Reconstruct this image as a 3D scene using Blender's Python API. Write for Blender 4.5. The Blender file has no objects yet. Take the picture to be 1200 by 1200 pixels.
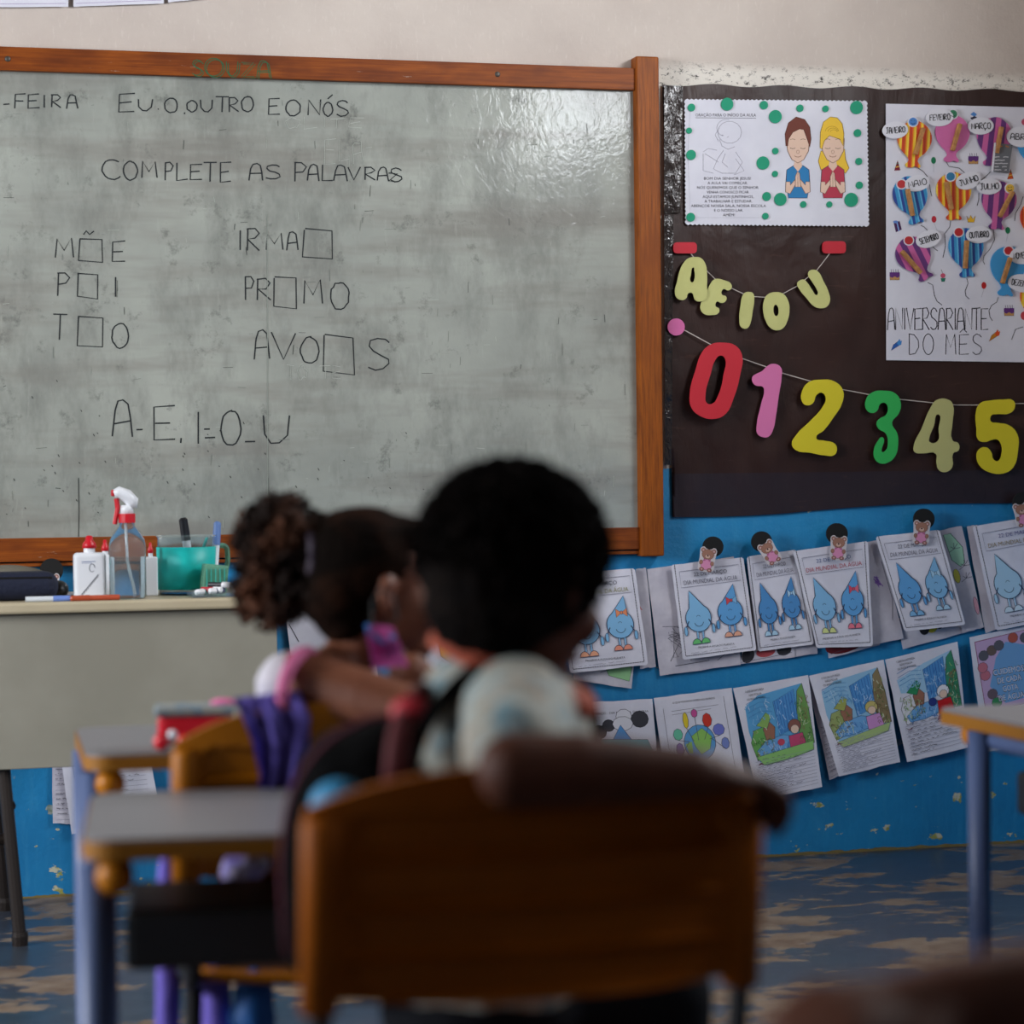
import bpy, bmesh, math, random
from mathutils import Vector, Matrix, noise
import mathutils.geometry as mg
R_ = random.Random(7)
SC = bpy.context.scene
COL = SC.collection
# ---------------------------------------------------------------- camera
TH = math.radians(15.5); FPX = 2900.0
CAM = Vector((0.0, -6.052, 1.0))
_r0 = Vector((math.cos(TH), -math.sin(TH), 0)); _f0 = Vector((math.sin(TH), math.cos(TH), 0)); _u0 = Vector((0, 0, 1))
PITCH = 40.0 / FPX; ROLL = 0.012
_f1 = (_f0 * math.cos(PITCH) - _u0 * math.sin(PITCH)); _u1 = (_u0 * math.cos(PITCH) + _f0 * math.sin(PITCH))
CU = (_u1 * math.cos(ROLL) + _r0 * math.sin(ROLL)); CR = (_r0 * math.cos(ROLL) - _u1 * math.sin(ROLL)); CF = _f1
cd = bpy.data.cameras.new('camera'); cam = bpy.data.objects.new('camera', cd); COL.objects.link(cam)
cam.matrix_world = Matrix(((CR.x, CU.x, -CF.x, CAM.x), (CR.y, CU.y, -CF.y, CAM.y), (CR.z, CU.z, -CF.z, CAM.z), (0, 0, 0, 1)))
cd.sensor_width = 36; cd.lens = 36 * FPX / 1200; cd.clip_start = 0.05; cd.clip_end = 100
cd.dof.use_dof = True; cd.dof.focus_distance = 6.2; cd.dof.aperture_fstop = 3.3
SC.camera = cam
# ---------------------------------------------------------------- world, exposure, daylight through the windows
w = bpy.data.worlds.new('sky'); SC.world = w; w.use_nodes = True
w.node_tree.nodes['Background'].inputs[0].default_value = (0.62, 0.78, 1.0, 1)
w.node_tree.nodes['Background'].inputs[1].default_value = 1.0
SC.view_settings.view_transform = 'Standard'; SC.view_settings.look = 'None'
SC.view_settings.gamma = 1; SC.view_settings.use_curve_mapping = False
SC.view_settings.exposure = 0.42
ROOM = dict(x0=-3.4, x1=3.3, y0=-9.2, z1=3.2)
RWIN = [(-5.75, -3.95), (-3.3, -1.5)]      # clerestory openings in the right wall (y ranges)
RZ = (2.45, 3.0)
LWIN = [(-3.7, -1.7), (-6.6, -4.8)]        # openings in the left wall
LZ = (1.1, 2.5)
def win_light(name, loc, rot, sy, sz, power, col):
    l = bpy.data.lights.new(name, 'AREA'); l.shape = 'RECTANGLE'; l.size = sy; l.size_y = sz; l.energy = power; l.color = col
    o = bpy.data.objects.new(name, l); COL.objects.link(o); o.location = loc; o.rotation_euler = rot; return o
for k, (a, b) in enumerate(RWIN):
    win_light('daylight', (ROOM['x1'] + 0.10, (a + b) / 2, sum(RZ) / 2), (0, math.radians(90), 0), RZ[1] - RZ[0], b - a, (22, 130)[k], (0.95, 0.97, 1.0))
for k, (a, b) in enumerate(LWIN):
    win_light('daylight', (ROOM['x0'] - 0.10, (a + b) / 2, sum(LZ) / 2), (0, math.radians(-90), 0), LZ[1] - LZ[0], b - a, (230, 1.5)[k], (0.95, 0.97, 1.0))
# ---------------------------------------------------------------- pixel rays onto real surfaces
def ray(px, py): return CF * FPX + CR * (px - 600) - CU * (py - 600)
def C(px, py, d):                       # point at camera depth d
    return CAM + ray(px, py) * (d / FPX)
def hity(px, py, y):
    r = ray(px, py); return CAM + r * ((y - CAM.y) / r.y)
def hitz(px, py, z):
    r = ray(px, py); return CAM + r * ((z - CAM.z) / r.z)
def wallfn(off):
    def f(px, py, h=0.0): return hity(px, py, -off - h)
    return f
def tiltfn(px0, py0, off, ta=0.0, tb=0.0):   # sheet plane: foot stands off the wall by ta per metre
    p0 = hity(px0, py0, -off)
    def f(px, py, h=0.0):
        r = ray(px, py)
        # y = -(off + (z0-z)*ta + (x-x0)*tb + h)
        a = r.y - r.z * ta + r.x * tb
        b = -(off + h + (p0.z - CAM.z) * ta + (CAM.x - p0.x) * tb) - CAM.y
        return CAM + r * (b / a)
    return f
# ---------------------------------------------------------------- colours and materials
def lin(c): return c / 12.92 if c <= 0.04045 else ((c + 0.055) / 1.055) ** 2.4
def hx(s): return tuple(lin(int(s[i:i + 2], 16) / 255) for i in (0, 2, 4)) + (1.0,)
def col(c): return hx(c) if isinstance(c, str) else tuple(c)
MATS = {}
def nd(nt, t, **k):
    n = nt.nodes.new(t)
    for a, b in k.items():
        if a.startswith('i_'): n.inputs[a[2:].replace('_', ' ')].default_value = b
        else: setattr(n, a, b)
    return n
def mat(name, c=None, rough=0.6, metal=0.0, c2=None, nscale=8.0, detail=4.0, lo=0.4, hi=0.6, bump=0.0, bscale=60.0, stretch=(1, 1, 1), spec=0.5, coat=0.0, sheen=0.0, trans=0.0, ior=1.45, attr=None, sss=0.0, coords='Object'):
    if name in MATS: return MATS[name]
    m = bpy.data.materials.new(name); m.use_nodes = True; nt = m.node_tree
    b = nt.nodes['Principled BSDF']; L = nt.links.new
    b.inputs['Roughness'].default_value = rough; b.inputs['Metallic'].default_value = metal
    b.inputs['Specular IOR Level'].default_value = spec; b.inputs['Coat Weight'].default_value = coat; b.inputs['Sheen Weight'].default_value = sheen
    b.inputs['Transmission Weight'].default_value = trans; b.inputs['IOR'].default_value = ior
    if c is not None: b.inputs['Base Color'].default_value = col(c)
    tc = nd(nt, 'ShaderNodeNewGeometry'); mp = nd(nt, 'ShaderNodeMapping'); mp.inputs['Scale'].default_value = stretch
    L(tc.outputs['Position'], mp.inputs['Vector'])
    m['_'] = 0
    if attr:
        a = nd(nt, 'ShaderNodeAttribute', attribute_name=attr); L(a.outputs['Color'], b.inputs['Base Color'])
    if c2 is not None:
        n = nd(nt, 'ShaderNodeTexNoise', i_Scale=nscale, i_Detail=detail, i_Roughness=0.6); L(mp.outputs[0], n.inputs['Vector'])
        r = nd(nt, 'ShaderNodeMapRange', i_From_Min=lo, i_From_Max=hi); L(n.outputs['Fac'], r.inputs['Value'])
        x = nd(nt, 'ShaderNodeMix', data_type='RGBA'); x.inputs['A'].default_value = col(c); x.inputs['B'].default_value = col(c2)
        L(r.outputs[0], x.inputs['Factor']); L(x.outputs['Result'], b.inputs['Base Color'])
    if bump:
        n = nd(nt, 'ShaderNodeTexNoise', i_Scale=bscale, i_Detail=3.0); L(mp.outputs[0], n.inputs['Vector'])
        bp = nd(nt, 'ShaderNodeBump', i_Strength=bump, i_Distance=0.01); L(n.outputs['Fac'], bp.inputs['Height']); L(bp.outputs[0], b.inputs['Normal'])
    MATS[name] = m; return m
class G:                                  # small node-graph helper for the hand-made materials
    def __init__(s, name):
        s.m = bpy.data.materials.new(name); s.m.use_nodes = True; s.nt = s.m.node_tree; s.b = s.nt.nodes['Principled BSDF']; s.L = s.nt.links.new
        s.pos = nd(s.nt, 'ShaderNodeNewGeometry').outputs['Position']; MATS[name] = s.m
        x = nd(s.nt, 'ShaderNodeSeparateXYZ'); s.L(s.pos, x.inputs[0]); s.x, s.y, s.z = x.outputs
    def noise(s, scale, detail=4, rough=0.6, stretch=(1, 1, 1), loc=(0, 0, 0), dist=0.0):
        mp = nd(s.nt, 'ShaderNodeMapping'); mp.inputs['Scale'].default_value = stretch; mp.inputs['Location'].default_value = loc; s.L(s.pos, mp.inputs['Vector'])
        n = nd(s.nt, 'ShaderNodeTexNoise', i_Scale=scale, i_Detail=detail, i_Roughness=rough, i_Distortion=dist); s.L(mp.outputs[0], n.inputs['Vector']); return n.outputs['Fac']
    def rng(s, v, a, b, c=0.0, d=1.0):
        r = nd(s.nt, 'ShaderNodeMapRange', i_From_Min=a, i_From_Max=b, i_To_Min=c, i_To_Max=d); s.L(v, r.inputs['Value']); return r.outputs[0]
    def math(s, op, a, b):
        n = nd(s.nt, 'ShaderNodeMath', operation=op)
        for i, v in enumerate((a, b)):
            if isinstance(v, (int, float)): n.inputs[i].default_value = v
            else: s.L(v, n.inputs[i])
        return n.outputs[0]
    def mix(s, f, a, b):
        n = nd(s.nt, 'ShaderNodeMix', data_type='RGBA')
        for k, v in (('A', a), ('B', b)):
            if isinstance(v, (str, tuple)): n.inputs[k].default_value = col(v)
            else: s.L(v, n.inputs[k])
        if isinstance(f, (int, float)): n.inputs['Factor'].default_value = f
        else: s.L(f, n.inputs['Factor'])
        return n.outputs['Result']
    def out(s, c, rough=0.6, bump=None, bs=0.2, bd=0.01, spec=0.5):
        if isinstance(c, (str, tuple)): s.b.inputs['Base Color'].default_value = col(c)
        else: s.L(c, s.b.inputs['Base Color'])
        if isinstance(rough, (int, float)): s.b.inputs['Roughness'].default_value = rough
        else: s.L(rough, s.b.inputs['Roughness'])
        s.b.inputs['Specular IOR Level'].default_value = spec
        if bump is not None:
            bp = nd(s.nt, 'ShaderNodeBump', i_Strength=bs, i_Distance=bd); s.L(bump, bp.inputs['Height']); s.L(bp.outputs[0], s.b.inputs['Normal'])
        return s.m
# ---------------------------------------------------------------- objects
WM = {}
def tag(o, label=None, cat=None, group=None, kind=None):
    if label: o['label'] = label
    if cat: o['category'] = cat
    if group: o['group'] = group
    if kind: o['kind'] = kind
    return o
def empty(name, loc, rz=0.0, label=None, cat=None, group=None):
    o = bpy.data.objects.new(name, None); COL.objects.link(o); o.location = loc; o.rotation_euler = (0, 0, rz); o.empty_display_size = 0.1
    WM[o] = Matrix.Translation(Vector(loc)) @ Matrix.Rotation(rz, 4, 'Z'); return tag(o, label, cat, group)
def add(name, me, mt, parent=None, local=False, smooth=False, base=None):
    """link a mesh; vertices are in world space unless local (then in the parent's space)"""
    if mt is not None and not me.materials:
        for q in (mt if isinstance(mt, (list, tuple)) else [mt]): me.materials.append(q)
    o = bpy.data.objects.new(name, me); COL.objects.link(o)
    if parent is not None:
        o.parent = parent; WM[o] = WM[parent]
        if not local: me.transform(WM[parent].inverted())
    elif not local:
        n = len(me.vertices); cs = [0.0] * (3 * n); me.vertices.foreach_get('co', cs)
        b = Vector(base) if base is not None else Vector((sum(cs[0::3]) / n, sum(cs[1::3]) / n, min(cs[2::3])))
        me.transform(Matrix.Translation(-b)); o.location = b; WM[o] = Matrix.Translation(b)
    else: WM[o] = Matrix.Identity(4)
    if smooth: me.polygons.foreach_set('use_smooth', [True] * len(me.polygons))
    me.update(); me.name = name; return o
def copy_tree(o, parent=None):
    c = o.copy(); COL.objects.link(c)
    if parent is not None: c.parent = parent
    for ch in list(o.children): copy_tree(ch, c)
    return c
def bm_mesh(bm):
    me = bpy.data.meshes.new('m'); bm.to_mesh(me); bm.free(); return me
def T(v): return Matrix.Translation(Vector(v))
def box(bm, c, s, rot=None, bev=0.0, seg=2, taper=None):
    r = bmesh.ops.create_cube(bm, size=1.0); vs = r['verts']
    if taper:
        for v in vs:
            if v.co.z > 0: v.co.x *= taper[0]; v.co.y *= taper[1]
    M = T(c) @ (rot.to_4x4() if rot else Matrix.Identity(4)) @ Matrix.Diagonal((s[0], s[1], s[2], 1))
    bmesh.ops.transform(bm, matrix=M, verts=vs)
    if bev: bmesh.ops.bevel(bm, geom=list({e for v in vs for e in v.link_edges}), offset=bev, segments=seg, profile=0.5, affect='EDGES')
def ell(bm, c, r, rot=None, u=20, v=14):
    q = bmesh.ops.create_uvsphere(bm, u_segments=u, v_segments=v, radius=1.0)
    M = T(c) @ (rot.to_4x4() if rot else Matrix.Identity(4)) @ Matrix.Diagonal((r[0], r[1], r[2], 1) if hasattr(r, '__len__') else (r, r, r, 1))
    bmesh.ops.transform(bm, matrix=M, verts=q['verts'])
def tube(bm, pts, rad, n=12, cap=True, squash=None):
    pts = [Vector(p) for p in pts]; k = len(pts); rs = rad if hasattr(rad, '__len__') else [rad] * k
    prev = None; rings = []
    up = Vector((0, 0, 1)) if abs((pts[-1] - pts[0]).normalized().z) < 0.9 else Vector((0, 1, 0))
    for i, p in enumerate(pts):
        t = (pts[min(i + 1, k - 1)] - pts[max(i - 1, 0)]).normalized()
        a = t.cross(up if prev is None else prev.cross(t)).normalized() if prev is None else (prev - t * prev.dot(t)).normalized()
        b = t.cross(a); prev = a; ring = []
        for j in range(n):
            an = 2 * math.pi * j / n
            ring.append(bm.verts.new(p + (a * math.cos(an) + b * math.sin(an) * (squash or 1)) * rs[i]))
        rings.append(ring)
    for i in range(k - 1):
        for j in range(n): bm.faces.new((rings[i][j], rings[i][(j + 1) % n], rings[i + 1][(j + 1) % n], rings[i + 1][j]))
    if cap: bm.faces.new(rings[0][::-1]); bm.faces.new(rings[-1])
def lathe(bm, c, prof, n=24, sx=1.0, sy=1.0, rot=None):
    rings = []; c = Vector(c)
    for (r, z) in prof:
        ring = []
        for j in range(n):
            p = Vector((r * sx * math.cos(2 * math.pi * j / n), r * sy * math.sin(2 * math.pi * j / n), z))
            if rot: p = rot @ p
            ring.append(bm.verts.new(c + p))
        rings.append(ring)
    for i in range(len(rings) - 1):
        for j in range(n): bm.faces.new((rings[i][j], rings[i][(j + 1) % n], rings[i + 1][(j + 1) % n], rings[i + 1][j]))
    bm.faces.new(rings[0][::-1]); bm.faces.new(rings[-1])
def fillet(pts, r, n=5):
    """round the corners of a 3-D polyline"""
    pts = [Vector(p) for p in pts]; out = [pts[0]]
    for i in range(1, len(pts) - 1):
        a, b, c = pts[i - 1], pts[i], pts[i + 1]; u = (a - b); v = (c - b); q = min(r, u.length * .45, v.length * .45)
        p0 = b + u.normalized() * q; p1 = b + v.normalized() * q
        for k in range(n + 1):
            t = k / n; out.append(p0 * (1 - t) ** 2 + b * 2 * t * (1 - t) + p1 * t * t)
    out.append(pts[-1]); return out
def curve_poly(loops, thick, smooth_it=True, res=4):
    """flat outline with holes -> list of (mesh) extruded by thick; loops in 2-D metres"""
    cu = bpy.data.curves.new('c', 'CURVE'); cu.dimensions = '2D'; cu.fill_mode = 'BOTH'; cu.extrude = thick / 2; cu.resolution_u = res
    for lp in loops:
        if smooth_it:
            s = cu.splines.new('BEZIER'); s.bezier_points.add(len(lp) - 1)
            for q, p in zip(s.bezier_points, lp): q.co = (p[0], p[1], 0); q.handle_left_type = q.handle_right_type = 'AUTO'
        else:
            s = cu.splines.new('POLY'); s.points.add(len(lp) - 1)
            for q, p in zip(s.points, lp): q.co = (p[0], p[1], 0, 1)
        s.use_cyclic_u = True
    o = bpy.data.objects.new('t', cu); COL.objects.link(o)
    dg = bpy.context.evaluated_depsgraph_get(); dg.update(); me = bpy.data.meshes.new_from_object(o.evaluated_get(dg))
    bpy.data.objects.remove(o); bpy.data.curves.remove(cu)
    return me
def wall_cutout(name, loops_px, off, thick, mt, parent=None, smooth_it=True, res=4, local_fn=None):
    """a flat piece traced by loops, standing off the wall plane by off"""
    q = []
    for lp in loops_px:
        q.append([(hity(x, y, -off).x, hity(x, y, -off).z) for x, y in lp])
    me = curve_poly(q, thick, smooth_it, res)
    me.transform(Matrix(((1, 0, 0, 0), (0, 0, -1, -off), (0, 1, 0, 0), (0, 0, 0, 1))))
    return add(name, me, mt, parent)
# ---------------------------------------------------------------- printed and handwritten marks (thin coloured geometry on paper)
FONTC = {}
def glyphs(s):
    if s in FONTC: return FONTC[s]
    cu = bpy.data.curves.new('f', 'FONT'); cu.body = s; cu.size = 1.0; cu.resolution_u = 2
    o = bpy.data.objects.new('f', cu); COL.objects.link(o); dg = bpy.context.evaluated_depsgraph_get(); dg.update()
    me = bpy.data.meshes.new_from_object(o.evaluated_get(dg)); bpy.data.objects.remove(o); bpy.data.curves.remove(cu)
    vs = [(v.co.x, v.co.y) for v in me.vertices]; fs = [tuple(p.vertices) for p in me.polygons]; bpy.data.meshes.remove(me)
    xs = [v[0] for v in vs] or [0, 1]
    FONTC[s] = (vs, fs, min(xs), max(xs)); return FONTC[s]
def arc(cx, cy, rx, ry, a0, a1, n=14):
    return [(cx + rx * math.cos(math.radians(a0 + (a1 - a0) * i / n)), cy - ry * math.sin(math.radians(a0 + (a1 - a0) * i / n))) for i in range(n + 1)]
S_ = [(.92, .16), (.75, .04), (.45, .0), (.15, .1), (.08, .28), (.25, .42), (.6, .52), (.9, .65), (.93, .82), (.7, .97), (.35, 1), (.05, .88)]
HL = {'A': [[(0, 1), (.12, .3), (.3, .03), (.55, 0), (.8, .1), (.9, .5), (1, 1)], [(.05, .62), (.95, .58)]],
      'V': [[(0, 0), (.5, 1), (1, 0)]], 'B': [[(.05, 0), (.05, 1)], [(.05, 0), (.6, .02), (.8, .2), (.6, .42), (.1, .48), (.75, .55), (.95, .78), (.7, .98), (.05, 1)]],
      'C': [arc(.55, .5, .55, .5, 55, 320)], 'D': [[(.05, 0), (.05, 1)], [(.0, 0), (.5, .03), (.9, .3), (.95, .65), (.6, .95), (.05, 1)]],
      'E': [[(1, .02), (.08, .04), (.06, 1), (1, .97)], [(.08, .5), (.8, .48)]], 'F': [[(1, 0), (.1, .03), (.05, 1)], [(.08, .5), (.8, .48)]],
      'G': [arc(.5, .5, .5, .5, 50, 350), [(1, .58), (.55, .58)]], 'H': [[(.05, 0), (.05, 1)], [(.95, 0), (.95, 1)], [(.05, .5), (.95, .48)]],
      'I': [[(.5, 0), (.5, 1)]], 'J': [[(.1, .02), (1, .0)], [(.6, 0), (.6, .8), (.4, 1), (.1, .9)]], 'L': [[(.08, 0), (.06, 1), (1, .95)]],
      'M': [[(0, 1), (.08, .02), (.5, .65), (.9, 0), (1, 1)]], 'N': [[(.02, 1), (.05, .02), (.92, .98), (.97, 0)]],
      'O': [arc(.5, .5, .5, .5, 80, 445, 20)], 'P': [[(.08, 0), (.06, 1)], [(0, .03), (.6, .0), (.98, .22), (.7, .48), (.08, .52)]],
      'R': [[(.08, 0), (.04, 1)], [(0, .03), (.6, 0), (.92, .22), (.6, .46), (.08, .5), (.95, 1)]], 'S': [S_],
      'T': [[(0, .03), (1, 0)], [(.5, .02), (.47, 1)]], 'U': [[(.02, 0), (.06, .65), (.3, .97), (.6, .98), (.92, .7), (1, 0)]],
      'Z': [[(.05, .0), (.95, .02), (.05, .97), (1, .98)]], '-': [[(0, .5), (1, .45)]], '.': [[(.4, .95), (.6, 1.0)]], ',': [[(.5, .85), (.4, 1.1)]],
      'BOX': [[(.04, .0), (.0, .95), (.98, 1.03), (.96, .04), (.06, -.02)]], 'TILDE': [[(0, .8), (.25, .1), (.6, .8), (1, .1)]], 'ACUTE': [[(0, 1), (1, 0)]],
      '2': [[(.05, .2), (.4, 0), (.9, .15), (.8, .45), (.05, .97), (1, .95)]], 'HAT': [[(0, 1), (.5, 0), (1, 1)]], 'CED': [[(.5, 0), (.6, .4), (.3, .6), (.5, .9), (.2, 1)]]}
class Art:
    def __init__(s, fn, h0=0.0004, dh=0.00002):
        s.fn = fn; s.v = []; s.f = []; s.c = []; s.h = h0; s.dh = dh; s.q = None
    def m(s, p):
        if s.q is None: return p
        (a, b, c, d) = s.q; u, v = p
        return (a[0] * (1 - u) * (1 - v) + b[0] * u * (1 - v) + c[0] * u * v + d[0] * (1 - u) * v, a[1] * (1 - u) * (1 - v) + b[1] * u * (1 - v) + c[1] * u * v + d[1] * (1 - u) * v)
    def poly(s, pts, c, fs=None):
        k = len(s.v); s.v += [s.fn(*s.m(p), s.h) for p in pts]
        if fs is None: fs = [tuple(range(len(pts)))]
        for f in fs: s.f.append(tuple(k + i for i in f)); s.c.append(col(c))
        s.h += s.dh; return s
    def line(s, pts, wd, c, close=False):
        # width wd in picture pixels (converted by the quad's size when a quad is set)
        P = [s.m(p) for p in pts]
        if close: P.append(P[0])
        n = len(P); Lf = []; Rt = []
        for i in range(n):
            a = P[max(i - 1, 0)]; b = P[min(i + 1, n - 1)]
            if close and i in (0, n - 1): a = P[n - 2]; b = P[1]
            dx, dy = b[0] - a[0], b[1] - a[1]; l = math.hypot(dx, dy) or 1
            nx, ny = -dy / l * wd / 2, dx / l * wd / 2
            Lf.append((P[i][0] + nx, P[i][1] + ny)); Rt.append((P[i][0] - nx, P[i][1] - ny))
        k = len(s.v); s.v += [s.fn(x, y, s.h) for x, y in Lf + Rt]
        for i in range(n - 1): s.f.append((k + i, k + i + 1, k + n + i + 1, k + n + i)); s.c.append(col(c))
        s.h += s.dh * .3; return s
    def ell(s, cx, cy, rx, ry, c, rot=0, n=18, line=None, lw=.6):
        a = math.radians(rot); pts = []
        for i in range(n):
            t = 2 * math.pi * i / n; x, y = rx * math.cos(t), ry * math.sin(t)
            pts.append((cx + x * math.cos(a) - y * math.sin(a), cy + x * math.sin(a) + y * math.cos(a)))
        if c: s.poly(pts, c)
        if line: s.line(pts, lw, line, close=True)
        return s
    def shape(s, pts, c, line=None, lw=.7):
        if c: s.poly(pts, c)
        if line: s.line(pts, lw, line, close=True)
    def text(s, t, x, y, size, c, align='c', ang=0, sx=1.0, width=None):
        vs, fs, x0, x1 = glyphs(t); k = size / 0.72; kx = k * sx
        if width: kx = width / max(x1 - x0, 1e-6)
        off = {'l': -x0, 'c': -(x0 + x1) / 2, 'r': -x1}[align]; a = math.radians(ang); ca, sa = math.cos(a), math.sin(a)
        pts = []
        for (u, v) in vs:
            X = (u + off) * kx; Y = -v * k; pts.append((x + X * ca + Y * sa, y - X * sa + Y * ca))
        if pts: s.poly(pts, c, fs)
        return s
    def hand(s, ch, bx, wd, c, jit=0.0, ang=0):
        x0, y0, x1, y1 = bx
        for st in HL.get(ch, []):
            pts = [(x0 + (x1 - x0) * (u + R_.uniform(-jit, jit)), y0 + (y1 - y0) * (v + R_.uniform(-jit, jit))) for u, v in st]
            if ang:
                a = math.radians(ang); cx, cy = s.pivot; pts = [(cx + (x - cx) * math.cos(a) + (y - cy) * math.sin(a), cy - (x - cx) * math.sin(a) + (y - cy) * math.cos(a)) for x, y in pts]
            s.line(pts, wd, c)
        return s
    def word(s, t, x0, y0, x1, y1, wd, c, ang=0, jit=.03, gap=.25):
        t2 = t; n = len(t2); wts = [(.35 if ch in 'I.,' else 1.0) for ch in t2]; tot = sum(wts) + gap * (n - 1); x = x0; k = (x1 - x0) / tot
        s.pivot = ((x0 + x1) / 2, (y0 + y1) / 2)
        for ch, wt in zip(t2, wts):
            base = {'Ç': 'C', 'Ã': 'A', 'Ê': 'E', 'Ó': 'O', 'Á': 'A'}.get(ch, ch); b = (x, y0, x + wt * k, y1); s.hand(base, b, wd, c, jit, ang); h = y1 - y0
            if ch == 'Ç': s.hand('CED', (x + .3 * k, y1, x + .7 * k, y1 + .3 * h), wd, c, 0, ang)
            if ch == 'Ê': s.hand('HAT', (x + .1 * k, y0 - .25 * h, x + .8 * k, y0 - .08 * h), wd, c, 0, ang)
            x += (wt + gap) * k
        return s
    def squiggle(s, x0, x1, y, amp, wd, c, step=.02, dens=.7, slope=0.0):
        pts = []; x = x0
        while x < x1:
            if R_.random() > dens and len(pts) > 2: s.line(pts, wd, c); pts = []; x += step * 2
            pts.append((x, y + slope * (x - x0) + R_.uniform(-amp, amp))); x += step * R_.uniform(.5, 1.2)
        if len(pts) > 2: s.line(pts, wd, c)
    def build(s, name, parent, mt=None):
        me = bpy.data.meshes.new(name); me.from_pydata([tuple(v) for v in s.v], [], s.f)
        ca = me.color_attributes.new('Col', 'FLOAT_COLOR', 'CORNER'); buf = []
        for f, c in zip(s.f, s.c): buf += list(c) * len(f)
        ca.data.foreach_set('color', buf); return add(name, me, mt or MATS['ink'], parent)
mat('ink', rough=0.7, attr='Col', spec=0.3)
mat('felt_ink', rough=0.5, attr='Col', spec=0.3)
# ================================================================ THE ROOM
X0, X1, Y0, Z1 = ROOM['x0'], ROOM['x1'], ROOM['y0'], ROOM['z1']
g = G('painted_wall')                                    # cream above, blue gloss dado below
f = g.math('GREATER_THAN', g.math('ADD', g.z, g.math('MULTIPLY', g.noise(9, 2), 0.02)), 1.03)
cream = g.mix(g.rng(g.noise(3, 5), .35, .7), 'c4b9b0', 'b5a9a1')
cream = g.mix(g.math('MULTIPLY', g.rng(g.noise(120, 3, stretch=(1, 1, .25)), .58, .7), .25), cream, 'd6cec6')
# worn strip where old tape was pulled off just over the plastic sheet
band = g.math('MULTIPLY', g.rng(g.z, 1.95, 2.0), g.rng(g.z, 2.075, 2.045)); rgt = g.rng(g.x, 2.03, 2.07)
bandm = g.math('MULTIPLY', band, rgt)
cream = g.mix(g.math('MULTIPLY', bandm, .85), cream, 'dcd7ce')
cream = g.mix(g.math('MULTIPLY', bandm, g.rng(g.noise(38, 7, .85, stretch=(1, 1, 1.6), loc=(2, 0, 0)), .54, .59)), cream, '1c1a19')
blue = g.mix(g.rng(g.noise(4, 5), .35, .65), '2186bd', '1a76ac')
blue = g.mix(g.math('MULTIPLY', g.rng(g.noise(50, 3, stretch=(1, 1, .15)), .5, .75), .25), blue, '4a9cc6')
low = g.rng(g.z, .55, .0)  # shade low on the wall, painted into the blue
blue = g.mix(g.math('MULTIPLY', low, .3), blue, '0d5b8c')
chip = g.math('MULTIPLY', g.rng(g.noise(16, 4, .55, stretch=(1, 1, 1.6)), .625, .645), g.rng(g.z, .34, .16, .0, 1))
blue = g.mix(chip, blue, g.mix(g.rng(g.noise(40, 2), .45, .55), '8d8f4e', 'b9b7a2'))
chip2 = g.rng(g.noise(38, 2, .5), .735, .75); blue = g.mix(chip2, blue, 'c5cdb6')
foot = g.math('LESS_THAN', g.z, g.math('ADD', -.004, g.math('MULTIPLY', g.noise(14, 3), .022)))
blue = g.mix(foot, blue, '75663c')
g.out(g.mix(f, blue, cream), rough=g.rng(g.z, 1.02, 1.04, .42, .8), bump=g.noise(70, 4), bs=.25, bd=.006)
g = G('worn_floor')                                      # worn painted concrete
n1 = g.noise(2.8, 12, .7, stretch=(1, 1.7, 1), dist=.25); n2 = g.noise(9, 5, .7)
grey = g.mix(g.rng(n2, .35, .65), '26323c', '34424c')
grey = g.mix(g.rng(g.noise(1.2, 3), .4, .6), grey, '3a3c46')
tan = g.mix(g.rng(g.noise(12, 4), .35, .65), '80705f', '665240')
g.out(g.mix(g.rng(n1, .515, .535), grey, tan), rough=g.rng(n1, .52, .545,   .30, .6), bump=g.math('ADD', n1, g.math('MULTIPLY', n2, .3)), bs=.25, bd=.01)
mat('ceiling_paint', '6a5f50', .9, c2='5c5244'); MATS['side_paint'] = MATS['painted_wall']
mat('window_metal', '6f7375', .5, metal=.6)
def quadmesh(name, quads, mt, kind='structure', parent=None):
    v = []; fc = []
    for q in quads: k = len(v); v += q; fc.append(tuple(range(k, k + len(q))))
    me = bpy.data.meshes.new(name); me.from_pydata(v, [], fc); o = add(name, me, mt, parent, base=(0, 0, 0)); o['kind'] = kind; return o
def slab(name, a, b, mt, kind='structure'):
    bm = bmesh.new(); box(bm, [(a[i] + b[i]) / 2 for i in range(3)], [abs(b[i] - a[i]) for i in range(3)])
    o = add(name, bm_mesh(bm), mt); o['kind'] = kind; return o
slab('floor', (X0 - .2, Y0 - .2, -.15), (X1 + .2, .2, 0), MATS['worn_floor'])
slab('ceiling', (X0 - .2, Y0 - .2, Z1), (X1 + .2, .2, Z1 + .15), MATS['ceiling_paint'])
slab('wall_front', (X0 - .2, 0, 0), (X1 + .2, .2, Z1), MATS['painted_wall'])
slab('wall_back', (X0 - .2, Y0 - .2, 0), (X1 + .2, Y0, Z1), MATS['side_paint'])
def side_wall(name, xa, xb, wins, z0, z1):
    bm = bmesh.new(); xs = (xa + xb) / 2; sx = abs(xb - xa)
    box(bm, (xs, (Y0) / 2, z0 / 2), (sx, -Y0, z0)); box(bm, (xs, Y0 / 2, (z1 + Z1) / 2), (sx, -Y0, Z1 - z1))
    ys = [Y0] + sorted([q for wv in wins for q in wv]) + [0]
    for a, b in zip(ys[0::2], ys[1::2]): box(bm, (xs, (a + b) / 2, (z0 + z1) / 2), (sx, b - a, z1 - z0))
    o = add(name, bm_mesh(bm), MATS['side_paint']); o['kind'] = 'structure'
side_wall('wall_right', X1, X1 + .2, RWIN, *RZ); side_wall('wall_left', X0 - .2, X0, LWIN, *LZ)
k = 0
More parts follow.
